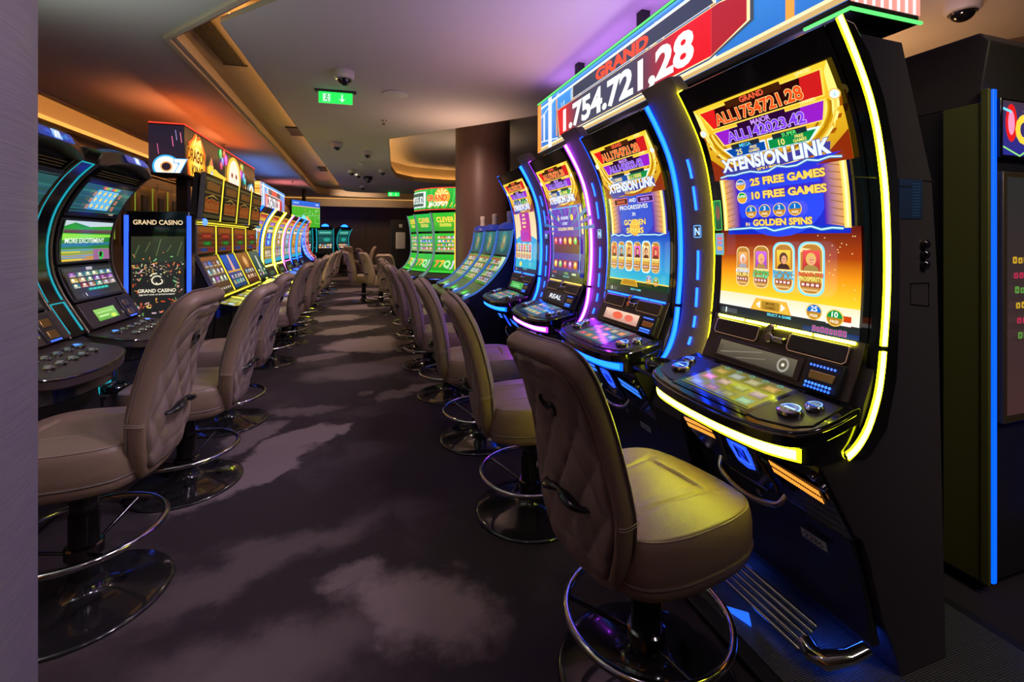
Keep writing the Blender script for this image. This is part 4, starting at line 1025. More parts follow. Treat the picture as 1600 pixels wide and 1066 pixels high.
def art_beach():
    w, H = .262, .80; a = Art(.52,.84); base_bar(a, w)
    a.rect(-w,0,w,.14,(.02,.45,.55),(.03,.35,.62)); a.rect(-w,.14,w,.30,(.95,.60,.22),(.95,.7,.35)); a.rect(-w,.24,w,.52,(.95,.72,.4),(.9,.6,.25)); a.poly([(-w,.26),(-.06,.31),(0,.27),(.06,.31),(w,.26),(w,.14),(-w,.14)],(.03,.35,.62))
    a.rect(-.11,.24,.13,.52,(.55,.03,.10),(.35,.02,.35)); head_art(a, H, w, 1)
    for k in range(4): a.glyph_row(0.01,.470-k*.035,.02,(.07,.09,.11,.08)[k],(4,4,5,3)[k],(1,.75,.35),(.4,.02,.1),k)
    for k in range(5): a.rect(-.10+k*.045,.25,-.07+k*.045,.345,(.5,.05,.4)).rect(-.094+k*.045,.26,-.076+k*.045,.335,(.3,.02,.5))
    for k in range(6): can(a,-.205+k*.082,.085,.052,.135,((.7,.2,.02),(.05,.4,.3),(.6,.05,.3))[k%3],(.6,.9,1) if k%2 else None,None,None,(1,.8,.2),(1,.5,.1),(.3,.12,.05))
    a.ell(0,.035,.03,.022,(1,.7,.05)); return a
def tray(bg=(.45,.42,.02), refl=None):
    a = Art(.32,.21); a.rect(0,0,.32,.212,(.01,.01,.012)); a.rect(.012,.02,.308,.205,tuple(q*.55 for q in bg),tuple(q*.3 for q in bg))
    rr = random.Random(str(bg))
    for j in range(3):
        for k in range(4): x, y = .03+k*.07, .035+j*.055; c = (rr.uniform(.1,.5),rr.uniform(.05,.3),rr.uniform(.02,.2)); a.rect(x,y,x+.05,y+.036,c).rect(x+.008,y+.008,x+.042,y+.028,tuple(q*1.6 for q in c)); 
    for k in range(5): a.ring(.05+k*.055,.195,.010,.008,.002,(.05,.5,.4))
    a.rect(.012,.02,.308,.028,(.02,.05,.02)); return a
GCM = 'tall curved slot machines of the right row'
cab = []
XD = 1.04
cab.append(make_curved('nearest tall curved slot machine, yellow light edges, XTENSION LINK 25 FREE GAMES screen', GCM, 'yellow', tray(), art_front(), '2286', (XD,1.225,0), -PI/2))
d2 = Art(.33,.05); d2.rect(-.215,0,.115,.058,(.5,.25,.2),(.9,.6,.45)); d2.ell(-.08,.03,.05,.02,(.8,.12,.06)).ell(.03,.03,.04,.018,(.75,.15,.1))
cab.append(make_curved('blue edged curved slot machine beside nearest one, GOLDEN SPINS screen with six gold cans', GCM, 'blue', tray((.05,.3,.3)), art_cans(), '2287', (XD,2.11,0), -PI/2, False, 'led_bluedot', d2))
d3 = Art(.33,.05); d3.rect(-.215,0,.115,.058,(.02,.015,.015)); d3.text('REAL',-.05,.014,.032,(.9,.95,1),w=.2,bold=.02,shear=.2)
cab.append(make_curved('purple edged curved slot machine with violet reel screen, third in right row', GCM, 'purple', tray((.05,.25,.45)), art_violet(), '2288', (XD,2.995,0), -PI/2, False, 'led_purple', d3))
d4 = Art(.33,.05); d4.rect(-.215,0,.115,.058,(.06,.4,.08)); d4.rect(-.15,.015,.05,.022,(.3,.8,.3)).rect(-.15,.032,.02,.038,(.3,.8,.3))
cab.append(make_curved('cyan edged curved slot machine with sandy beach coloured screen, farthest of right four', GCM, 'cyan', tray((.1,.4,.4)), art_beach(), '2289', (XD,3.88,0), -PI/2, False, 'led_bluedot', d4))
# dividers with dashed lights, shelf and cup holder
DIVF = spline([(.235,.74),(.285,.80),(.33,.92),(.345,1.05),(.353,1.2),(.35,1.32),(.343,1.426),(.311,1.604),(.245,1.765),(.17,1.90),(.12,1.965)], 3)
def divider(x, y, label, w=.10):
    t = thing('machine_divider', label, 'divider', (x,y,0), -PI/2, 'dividers between right machines')
    prof = [(yy+.02,z) for yy,z in DIVF]+[(.20,1.975),(.30,1.86),(.42,1.6),(.52,1.3),(.55,.74)]
    MB().prism_x(prof, -w, w).build('panel', 'dividerbrown', t, smooth=30, bevel=.004)
    P = Path([(yy+.018,z) for yy,z in DIVF]); mb = MB(); z = .84
    for L, z in ((.035,.835),(.05,.91),(.085,1.0),(.13,1.12),(.105,1.43),(.085,1.57)):
        t0 = P.z_at(z); MB().strip(P.sub(t0, t0+L, 4), -.006, .006, .003).build('dash_light', 'led_blue', t, smooth=0)
    a = Art(1,1); a.rrect(-.024,-.028,.024,.028,.008,(.15,.5,1.3)).rrect(-.020,-.024,.020,.024,.006,(.03,.028,.03)); a.text('N',0,-.016,.032,(.5,.8,1.4),bold=.03)
    a.build('emblem', on_path(P, P.z_at(1.335), .002), t, 'screen')
    MB().prism_z([(-.098,.10),(.098,.10),(.098,.32),(-.098,.32)], .722, .736).build('shelf', 'panel', t, bevel=.003)
    MB().prism_x([(.235,.722),(.20,.55),(.33,.10),(.34,.03),(.55,.03),(.55,.722)], -.10, .10).build('lower_cover', 'body', t, smooth=20, bevel=.003)
    c = thing('cup_holder', 'round cup holder on the divider shelf between '+label.split('between ')[1], 'cup holder', (x+.165,y,.738), 0, 'cup holders on the divider shelves')
    MB().lathe([(.052,.0),(.058,.006),(.058,.036),(.050,.042),(.046,.036),(.044,.012),(.0,.010)], seg=32).build('cup', 'ashblack', c)
    MB().lathe([(.060,.024),(.062,.028),(.060,.032)], seg=32).build('rim', 'darkchrome', c)
    return t
divider(XD,1.667,'dark divider with dashed blue lights between nearest and blue machines')
divider(XD,2.552,'dark divider with dashed blue lights between blue and purple machines')
divider(XD,3.437,'dark divider with dashed blue lights between purple and cyan machines')
# overhead jackpot sign of the right row
def jackpot_face(L, H, full=True):
    a = Art(L, H, band=9)
    a.rect(0,0,L,H,(.02,.16,.55),(.05,.3,.8))
    rr = random.Random(5)
    for k in range(26):
        x = rr.uniform(0,L); c = rr.choice([(.9,.35,.05),(.85,.85,.9),(.05,.25,.8),(.4,.6,.9),(.5,.2,.6),(1,.7,.3)]); w = rr.uniform(.01,.045)*L*.35
        a.rect(x,rr.uniform(0,.2)*H,min(L,x+w),rr.uniform(.7,1)*H,c)
    a.rect(0,.93*H,L,H,(.02,.1,.5),(.1,.5,1)).rect(0,.88*H,L,.925*H,(.7,.85,1)).rect(0,0,L,.05*H,(.6,.4,.15)).rect(0,.05*H,L,.085*H,(1,.8,.45))
    a.rect(0,0,.03*L,H,(.9,.3,.05)).rect(.09*L,0,.115*L,H,(.9,.9,.95)).line([(.03*L,.7*H),(.17*L,.95*H)],.02*H,(.9,.95,1)).line([(.03*L,.2*H),(.17*L,.1*H)],.02*H,(.9,.95,1))
    a.poly([(.150*L,.65*H),(.800*L,.65*H),(.865*L,.58*H),(.865*L,.25*H),(.78*L,.09*H),(.165*L,.09*H)],(.05,.07,.10)).poly([(.155*L,.64*H),(.798*L,.64*H),(.858*L,.57*H),(.858*L,.27*H),(.775*L,.105*H),(.172*L,.105*H)],(1,.75,.4))
    a.poly([(.158*L,.63*H),(.20*L,.63*H),(.20*L,.12*H),(.175*L,.12*H)],(.70,.005,.01)).poly([(.78*L,.63*H),(.796*L,.63*H),(.852*L,.56*H),(.852*L,.28*H),(.78*L,.12*H)],(.42,.012,.02))
    a.op([[(x0*L,.12*H),((x0+.02)*L,.12*H),((x0+.02)*L,.63*H),(x0*L,.63*H)] for x0 in [.20+.02*k for k in range(29)]], lambda x,y: (lambda t: (.70*(1-t)**2+.05, .006+.05*t, .012+.09*t))(max(0,min(1,(x/L-.20)/.12))*max(0,min(1,(.70-x/L)/.16))))
    a.poly([(.26*L,.66*H),(.79*L,.66*H),(.77*L,.885*H),(.26*L,.885*H)],(.9,.75,.55)).poly([(.264*L,.668*H),(.785*L,.668*H),(.767*L,.877*H),(.264*L,.877*H)],(.03,.045,.08))
    a.text('GRAND',.50*L,.69*H,.165*H,(1,.07,.02),w=.21*L,bold=.05)
    a.text('1.754.721,28',.47*L,.185*H,.37*H,(.85,.85,.82),w=.53*L,bold=.04)
    return a
L = 2.82
t = thing('jackpot_sign', 'large overhead sign with red GRAND 1.754.721,28 above the right machines', 'sign', (1.5,3.90,2.085), -PI/2)
MB().box(0,L,.02,.36,-.03,.47).build('housing', 'matte', t, bevel=.01)
ft = jackpot_face(L,.43).build('lit_face', lambda x,y,d: (x,.019-d,y+.005), t, 'bigscreen', 2e-4)
a = Art(.34,.43,band=9); a.rect(0,0,.34,.43,(.8,.3,.25),(.9,.5,.4)); [a.rect(.02+k*.04,0,.035+k*.04,.43,(.9,.8,.8)) for k in range(8)]
a.build('end_face', lambda x,y,d: (L+.001+d,.02+x,y), t, 'bigscreen', 2e-4)
mb = MB(); 
mb.box(-.004,L+.006,.010,.02,.447,.454); mb.box(L-.16,L+.006,.010,.02,-.030,-.021); mb.box(L,L+.008,.012,.362,-.030,-.021); mb.box(L,L+.008,.012,.362,.447,.454)
mb.build('edge_light', 'led_green', t, smooth=0)
MB().box(0,L,.10,.26,.47,.482).build('top_light', 'led_violet_up', t, smooth=0)
MB().box(L-.28,L-.08,.10,.28,-.036,-.030).build('under_plate', 'panel', t, bevel=.003)
for x in (.5,1.4,2.3): MB().box(x-.03,x+.03,.16,.22,.47,.665).build('hanger', 'matte', t)
MB().box(.4,.5,.22,.34,-2.055,-.03).build('post', 'matte', t)
# neighbouring machine beyond the nearest one, facing the room's near side
t = thing('slot_machine', 'black machine at far right edge with blue light edge and olive side panel', 'slot machine', (2.15,1.03,0), 0)
MB().box(.0,.68,.02,.62,.03,1.80).build('cabinet', 'body', t, bevel=.006)
MB().box(-.012,.0,.02,.135,.05,1.80).build('side_panel', 'olive', t, bevel=.003); MB().box(-.016,.0,-.004,.02,.05,1.845).build('side_trim', 'olive', t, bevel=.003)
MB().prism_x([(.03,1.80),(.0,2.02),(.03,2.06),(.9,2.06),(.9,1.25),(.62,1.25),(.62,1.80)], .0, .70).build('top_box', 'sideskin', t, smooth=20, bevel=.005)
MB().box(.012,.034,-.004,.02,.05,1.845).build('light_strip', 'led_deepblue', t, bevel=.003); MB().box(.645,.667,-.004,.02,.05,1.845).build('light_strip', 'led_deepblue', t, bevel=.003)
MB().box(.040,.052,.005,.02,.05,1.52).build('light_strip', 'led_dimblue', t)
MB().box(.06,.62,-.002,.02,1.60,1.82).build('upper_bezel', 'gloss', t, bevel=.004); MB().box(.075,.61,-.002,.02,.62,1.55).build('lower_bezel', 'bronze', t, bevel=.004)
a = Art(.54,.2); a.rect(0,0,.54,.2,(.02,.02,.25),(.05,.03,.05)); a.ell(.05,.12,.035,.07,RED).ell(.05,.12,.02,.045,(1,.3,.5)); a.text('C',.125,.05,.10,(1,.65,.05),bold=.05); a.line([(0,.03),(.1,.0),(.2,.05),(.4,.01)],.006,(.3,.8,.2)); a.line([(0,.17),(.05,.16)],.01,(.2,.7,1))
for k in range(30): rr = random.Random(k+50); a.ell(.1+rr.random()*.4,.1+rr.random()*.09,.003,.003,(1,.7,.2),6)
a.build('upper_screen', lambda x,y,d:(.07+x,-.0025-d,1.61+y), t)
a = Art(.5,.88); a.rect(0,0,.5,.88,(.05,.02,.02),(.02,.02,.02)); [a.glyph_row(.16,.56-k*.055,.024,.26,8,((.5,.3,.02),(.4,.02,.06),(.08,.25,.04))[k%3],(.05,.02,.02),k) for k in range(6)]
a.build('lower_screen', lambda x,y,d:(.095+x,-.0025-d,.65+y), t)
led('led_kblue', (.02,.08,1), 2.2); led('led_orange_up', (1,.16,.02), 7); led('led_blue_up', (.15,.3,1), 5)
# ------------------------------------------------------------ two three-screen machines at left: C-shaped cabinets
def C_path(): return Path(spline([(.20,.81),(.265,.93),(.315,1.03),(.35,1.14),(.357,1.27),(.337,1.40),(.295,1.51),(.228,1.62),(.155,1.70)], 4))
def tile_grid(a, x0, y0, x1, y1, nx, ny, seed, gap=.004, dim=1.0):
    rr = random.Random(seed); dx, dy = (x1-x0)/nx, (y1-y0)/ny
    for i in range(nx):
        for j in range(ny):
            c = rr.choice([(.8,.25,.03),(.5,.05,.03),(.05,.3,.7),(.7,.45,.2),(.1,.45,.15),(.75,.7,.6),(.35,.1,.5),(.9,.6,.1),(.1,.5,.55)]); c = tuple(q*dim*rr.uniform(.4,1) for q in c)
            X, Y = x0+i*dx, y0+j*dy
            a.rect(X+gap,Y+gap,X+dx-gap,Y+dy-gap,c,tuple(q*.35+.02 for q in c)); a.ell(X+dx*(.35+.3*rr.random()),Y+dy*.55,dx*.22,dy*.25,tuple(min(1,q*1.6+.08) for q in rr.choice([c,(.7,.5,.35),(.3,.35,.5)])),8); a.rect(X+dx*.15,Y+dy*.12,X+dx*.85,Y+dy*.28,(.75*dim,.65*dim,.4*dim))
def teal_wash(a, x0, y0, x1, y1, seed):
    a.rect(x0,y0,x1,y1,(.01,.05,.05),(.015,.09,.09)); rr = random.Random(seed)
    for k in range(9): y = rr.uniform(y0,y1-.01); a.poly([(x0,y),(x1,y+rr.uniform(-.01,.01)),(x1,min(y1,y+.012)),(x0,min(y1,y+.006))],(.02,.13*rr.uniform(.5,1.4),.12))
def art_top(kind):
    a = Art(.5,.22); w = .25; a.rect(-w,0,w,.215,K); teal_wash(a,-w,.01,w,.205,kind)
    if kind == 1:
        a.rect(-.11,.035,.10,.165,(.03,.25,.6)); 
        for i in range(4):
            for j in range(3): x, y = -.105+i*.052, .040+j*.042; a.rect(x,y,x+.046,y+.038,(.25,.65,.9)); a.rect(x+.004,y+.004,x+.042,y+.034,(.05,.3,.6)); a.ell(x+.023,y+.019,.013,.015,(.9,.7,.15),5)
        for i in range(8): a.glyph_row(-.08+i*.022,.172,.018,.020,1,((1,.1,.1),(1,.6,.05),(.2,.8,.1),(.1,.5,1))[i%4],(.2,.1,.05),i)
        for j in range(3): a.rect(-.15,.04+j*.042,-.12,.07+j*.042,(.35,.2,.1)); a.rect(.11,.04+j*.042,.14,.07+j*.042,(.4,.15,.1))
    else:
        a.poly([(-.2,.03),(.10,.03),(.15,.14),(-.2,.14)],(.02,.15,.55)); a.ell(-.0,.07,.03,.03,(.85,.5,.05)); a.ell(.05,.11,.035,.03,(.9,.75,.2),5); a.ell(-.08,.06,.04,.03,(.1,.4,.9))
        for i in range(8): a.ring(-.10+i*.026,.163+.008*(i%2),.016,.018,.005,((1,.1,.3),(1,.6,.05),(.3,.8,.1),(.2,.5,1))[i%4],14)
    a.text('Lobby7',.15,.012,.012,(.7,.6,.4),bold=.02); return a
def art_mid(kind):
    a = Art(.5,.26); w = .235
    a.rect(-w,0,w,.25,(.02,.15,.03),(.02,.25,.03))
    rr = random.Random(kind)
    a.rect(-w,.0,w,.05,(.5,.25,.03)).rect(-w,.05,w,.075,(.2,.3,.05)); [a.rect(-w,.005+k*.012,rr.uniform(-.1,w),.011+k*.012,rr.choice([(.7,.6,.05),(.1,.35,.03),(.6,.2,.03),(.05,.3,.6)])) for k in range(6)]
    a.rect(.06,.0,w,.07,(.3,.12,.25)); a.ell(.14,.03,.03,.03,(.02,.5,.05)).ell(.14,.035,.015,.018,K)
    a.poly([(-w,.085),(w,.10),(w,.115),(-w,.11)],(.02,.15,.3)).poly([(-w,.13),(w,.15),(w,.165),(-w,.17)],(.25,.7,.06)).rect(-w,.175,w,.20,(.10,.02,.02),(.12,.1,.1)); a.poly([(-w,.215),(-.15,.24),(.0,.215),(w,.225),(w,.25),(-w,.25)],(.5,.6,.65)).poly([(-w,.195),(-.17,.235),(-.08,.21),(w,.222),(w,.2)],(.02,.3,.03))
    if kind == 1: a.text('MORE EXCITEMENT',-.02,.112,.030,(.85,.9,.85),w=.38,bold=.01)
    else: a.ring(.0,.12,.2,.08,.02,(.05,.6,.08),24,180,360)
    return a
def art_low(kind):
    a = Art(.5,.2); w = .235; a.rect(-w,0,w,.195,(.03,.03,.03)); a.rect(-.03,.175,.03,.195,(.45,.42,.4)); tile_grid(a,-.21,.065,.21,.170,6,3,kind,.003,.9); a.rect(-.10,.040,.10,.058,(.02,.25,.2)); [a.rect(-.095+k*.04,.045,-.065+k*.04,.053,(.05,.7,.5)) for k in range(5)]; a.rect(-.15,.01,-.143,.03,(.8,.8,.8)); return a
def make_tri(label, kind, y):
    r = thing('slot_machine', label, 'slot machine', (-1.19,y,0), PI/2, 'three screen machines at left')
    P = C_path()
    body = [(yy+.03,z) for yy,z in P.p]+[(.20,1.77),(.40,1.76),(.55,1.5),(.62,1.2),(.64,.03),(.16,.03),(.10,.40),(.09,.70),(.20,.74)]
    MB().prism_x(body, -.285, .285).build('cabinet', 'matte', r, smooth=30, bevel=.004)
    for s in (-1,1):
        wing = [(yy-.012,z) for yy,z in P.p]+[(.205,1.74),(.275,1.66),(.35,1.55),(.41,1.40),(.425,1.2),(.38,1.0),(.29,.80)]
        x0, x1 = (.262,.300) if s > 0 else (-.300,-.262)
        MB().prism_x(wing, x0, x1).build('side_wing', 'gloss', r, smooth=40, bevel=.006)
        mb = MB(); xe = .292 if s > 0 else -.292; mb.tube([(xe,yy-.014,z) for yy,z in P.p], .008, 8); mb.build('edge_trim', 'bronze', r, smooth=60)
    def zone(name, z0, z1, art, mt='screen'):
        t0, t1 = P.z_at(z0), P.z_at(z1)
        b = MB().strip(P.sub(t0,t1,8), -.262, .262, .012, off=.012).build('screen_frame', 'panel', r, smooth=30, bevel=.003)
        MB().strip(P.sub(t0+.012,t1-.012,8), -.25, .25, .003, off=.0235).build('glass', 'gloss', b, smooth=40)
        h = t1-t0-.024; k = h/max(v[1] for v in art.v); art.v = [(q[0],q[1]*k,q[2]) for q in art.v]
        art.build(name, on_path(P, t0+.012, .0268), b, mt)
    zone('upper_screen', 1.435, 1.645, art_top(kind)); zone('middle_screen', 1.165, 1.42, art_mid(kind)); zone('lower_screen', .955, 1.15, art_low(kind))
    # console with display and note reader
    MB().strip(P.sub(0,P.z_at(.945),3), -.27, .27, .02, off=.01).build('console', 'brownplate', r, smooth=30, bevel=.004)
    a = Art(.2,.1); g = ((.1,.35,.05),(.3,.6,.12)) if kind == 1 else ((.1,.4,.03),(.7,.6,.05)); a.rect(-.18,.03,.03,.10,*g)
    if kind == 1: a.rect(-.16,.05,-.06,.06,(.5,.8,.3)).rect(-.16,.075,0,.08,(.5,.8,.3)).ell(-.02,.045,.03,.012,(.6,.8,.1))
    else: a.rect(-.18,.085,.03,.10,RED); a.text('TO',-.07,.05,.035,(1,.9,.8),w=.09,bold=.04,edge=(.6,.05,.02)); a.ell(-.14,.045,.03,.012,(.9,.6,.05)).ell(.0,.04,.03,.012,(.9,.5,.05))
    a.build('display', on_path(P, 0, .0305), r)
    nr = MB().strip(P.sub(.005,P.z_at(.935),2), .10, .215, .028, off=.01).build('note_reader', 'panel', r, smooth=30, bevel=.004)
    for t0 in (.015,.075): MB().strip(P.sub(t0,t0+.042,1), .125, .19, .032, off=.01).build('note_slot', 'brass', nr, bevel=.003)
    a = Art(.1,.1); [a.ell(.12+k*.010,.006,.004,.005,(.1,.3,2.2),8) for k in range(8)]; a.build('reader_lights', on_path(P, 0, .0385), nr)
    p, nn = P.at(.06); MB().lathe([(.013,0),(.013,.014),(.0,.016)], (.065,p[0]-.028,p[1]), 16, axis=(0,nn[0],nn[1])).build('lock', 'chrome', r)
    # bowed button deck
    dp = spline([(-.29,.24),(-.30,.06),(-.27,-.035),(-.15,-.085),(0,-.10),(.15,-.085),(.27,-.035),(.30,.06),(.29,.24)], 4)
    dz = lambda x,y: .765+.20*y
    dk = MB().prism_z(dp, lambda x,y: dz(x,y)-.05, dz).build('button_deck', 'brownplate', r, smooth=40, bevel=.008)
    MB().tube([(x*1.003,y-.002,dz(x,y)-.006) for x,y in dp], .004, 6).build('deck_edging', 'darkchrome', dk)
    rr = random.Random(3)
    for k in range(11):
        x, y = -.20+(k%6)*.078+(.035 if k > 5 else 0), (.03 if k > 5 else .105)+ (.0)
        blue = k in (0, 5); q = .026 if blue else .021
        b = MB().lathe([(q,0),(q,.008),(q*.8,.012)], (x,y,dz(x,y)), 20).build('button', 'chrome', dk)
        a = Art(1,1); a.ell(0,0,q*.78,q*.78,(.1,.35,2.0) if blue else (.10,.09,.09),16); a.build('button_light', on_flat((x,y,dz(x,y)+.0125),(1,0,0),(0,1,.2)), b)
    mb = MB(); lp = [(x*.97,y+.012) for x,y in dp if y < .0]; ribbon(mb, lp[len(lp)//2:], .006, .700, .716, 0); mb.build('deck_light', 'led_cyan', r, smooth=40)
    MB().prism_z([(x*.95,y+.03) for x,y in dp], .64, lambda x,y: dz(x,y)-.045).build('deck_underside', 'gloss', r, smooth=40, bevel=.01)
    # belly doors
    MB().prism_x([(.075,.64),(.05,.43),(.10,.43),(.14,.64)], -.275, .275).build('belly_door', 'body', r, smooth=20, bevel=.004)
    MB().prism_x([(.05,.42),(.13,.06),(.18,.06),(.16,.42)], -.275, .275).build('lower_door', 'body', r, smooth=20, bevel=.004)
    MB().box(-.275,.275,.046,.06,.422,.429).build('door_trim', 'bronze', r, smooth=0)
    MB().box(-.20,-.05,.055,.07,.52,.56).build('coin_tray', 'panel', r, bevel=.004)
    for z in (.60,.45): MB().lathe([(.012,0),(.012,.012),(.0,.014)], (.25,.062,z), 14, axis=(0,-1,0)).build('door_lock', 'chrome', r)
    # topper
    mb = MB(); tp = spline([(-.30,1.715),(-.26,1.765),(-.14,1.795),(0,1.805),(.14,1.795),(.26,1.765),(.30,1.715)], 5); n = len(tp); vs = []
    for x, z in tp:
        c = abs(x)/.3; vs += [(x,.45-.03*c,z),(x,.105+.03*c*c,z-.01),(x,.08+.05*c*c,max(1.69,z-.075)),(x,.45,1.69)]
    fs = [(i*4+k,(i+1)*4+k,(i+1)*4+(k+1)%4,i*4+(k+1)%4) for i in range(n-1) for k in range(4)]+[(0,1,2,3),((n-1)*4+3,(n-1)*4+2,(n-1)*4+1,(n-1)*4)]
    mb.add(vs, fs); tpo = mb.build('topper', 'bronze', r, smooth=40, bevel=.004)
    a = Art(.3,.06); a.rrect(-.135,.008,.12,.052,.012,(.01,.04,.28)); rr = random.Random(kind)
    for k in range(14): x = rr.uniform(-.13,.08); a.poly([(x,.005+rr.random()*.03),(x+.05,.01+rr.random()*.04),(x+.05,.018+rr.random()*.03)],(.02,.14*rr.random()+.03,.5))
    a.rrect(-.03,.012,.03,.052,.006,(.3,.5,.9)); a.poly([(-.02,.018),(-.008,.018),(.006,.046),(-.006,.046)],W).poly([(.004,.018),(.012,.018),(.022,.046),(.010,.046)],W)
    a.build('topper_display', lambda x,y,d:(x,.078+.43*y-d,1.728+y), tpo)
    MB().lathe([(.075,0),(.07,.012),(.04,.022),(.0,.024)], (0,.23,1.797), 24).build('beacon', 'led_cyan_dim', tpo)
    for z, yy in ((1.672,.165),(1.660,.175),(1.648,.184)): MB().box(-.22,.22,yy-.002,yy+.02,z-.004,z).build('vent_slat', 'bronze', r, smooth=0)
    return r
led('led_cyan_dim', (.1,.35,.8), .12)
make_tri('large three-screen machine cut by the mauve column, red and yellow TO display', 2, 2.50)
make_tri('large three-screen machine left of the GRAND CASINO kiosk, MORE EXCITEMENT screen', 1, 3.24)
def teal_divider(x, y, rz, label, s=1.0, shelf=True):
    t = thing('machine_divider', label, 'divider', (x,y,0), rz, 'teal lit dividers')
    P = C_path(); w = .062
    prof = [(yy-.012,z) for yy,z in P.p]+[(.12,1.76),(.25,1.78),(.45,1.55),(.50,1.2),(.34,.76)]
    MB().prism_x(prof, -w, w).build('panel', 'gloss', t, smooth=40, bevel=.004)
    Q = Path([(yy-.012,z) for yy,z in P.p]); mb = MB(); a0, a1, a2 = Q.z_at(.83), Q.z_at(.99), Q.L-.01
    for u0, u1 in ((a0,a1-.012),(a1,a2)):
        mb.strip(Q.sub(u0,u1,16), w-.018, w-.006, .003); mb.strip(Q.sub(u0,u1,16), -w+.004, -w+.008, .003)
        mb.strip(Q.sub(u1-.006,u1,1), -w+.004, w-.006, .003)
    mb.build('light_strip', 'led_teal', t, smooth=40)
    MB().prism_x([(.10,.72),(.12,.03),(.40,.03),(.40,.78),(.20,.80)], -w, w).build('lower_cover', 'body', t, smooth=20, bevel=.003)
    mb = MB(); mb.box(w-.022,w-.006,.08,.10,.52,.715); mb.box(-w+.004,-w+.010,.08,.10,.52,.715); mb.build('light_strip', 'led_teal', t, smooth=0)
    if shelf:
        MB().box(-w-.015,w+.015,.04,.12,.500,.515).build('shelf', 'panel', t, bevel=.003); MB().box(-w-.01,w+.01,.05,.12,.03,.50).build('pedestal', 'panel', t, bevel=.004)
    return t
teal_divider(-1.19,2.87,PI/2,'curved black divider with twin teal light lines between three-screen machines')
t = thing('cup_holder', 'black round cup holder on shelf of teal lit divider at left', 'cup holder', (-1.226,2.87,.517))
MB().lathe([(.05,0),(.055,.006),(.055,.03),(.048,.036),(.045,.03),(.043,.012),(.0,.01)], seg=28).build('cup', 'ashblack', t); MB().lathe([(.057,.020),(.059,.024),(.057,.028)], seg=28).build('rim', 'darkchrome', t)
# digital kiosk
t = thing('display_kiosk', 'black upright digital kiosk reading GRAND CASINO with blue light edges', 'kiosk', (-1.40,3.86,0), math.radians(4))
MB().box(-.185,.185,.0,.16,.0,1.50).build('cabinet', 'gloss', t, bevel=.005)
for s in (-1,1):
    MB().box(s*.183-.012,s*.183+.012,-.012,.012,.12,1.47).build('light_strip', 'led_kblue', t, bevel=.003)
MB().box(-.17,.17,-.006,.0,.50,1.35).build('bezel', 'smoked', t, smooth=0)
a = Art(.34,.12,band=9); a.text('GRAND CASINO',0,.0,.032,(.85,.62,.35),w=.29,bold=.02); a.build('heading', lambda x,y,d:(x,-.0012-d,1.405+y), t)
a = Art(.32,.82,band=9); a.rect(-.155,0,.155,.80,(.010,.010,.012),(.02,.02,.018))
a.rect(-.155,.62,.155,.80,(.02,.035,.02),(.03,.03,.015)); rr = random.Random(11)
for k in range(150):
    x, y = rr.uniform(-.145,.145), rr.triangular(.02,.70,.5); L_ = rr.uniform(.008,.028); an = rr.uniform(0,PI); c = rr.choice([(.8,.5,.2),(.7,.6,.4),(.6,.08,.03),(.2,.5,.15),(.8,.35,.08),(.9,.85,.7)]); c = tuple(q*rr.uniform(.5,1.1) for q in c)
    if abs(x) < .10 and .36 < y < .52: continue
    a.line([(x,y),(x+L_*math.cos(an),y+L_*math.sin(an))], rr.uniform(.003,.010), c)
for k in range(60): x, y = rr.uniform(-.145,.145), rr.gauss(.56,.03); a.rect(x,y,x+.004,y+.004,(.9,.7,.3))
for k in range(5): x = -.13+k*.062; a.line([(x,.66+.03*(k%2)),(x+.028,.74+.02*(k%3))], .005, (.10,.14,.05))
a.ring(.0,.49,.034,.034,.008,(.85,.75,.55),24,40,320); a.ring(.012,.48,.022,.022,.007,(.85,.75,.55),20,200,420)
a.text('GRAND CASINO',0,.405,.024,(.9,.8,.6),w=.22,bold=.02); a.text('THE NEXT LEVEL OF ENTERTAINMENT',0,.385,.009,(.8,.75,.6),w=.21,bold=.02)
a.build('screen', lambda x,y,d:(x,-.0065-d,.52+y), t)
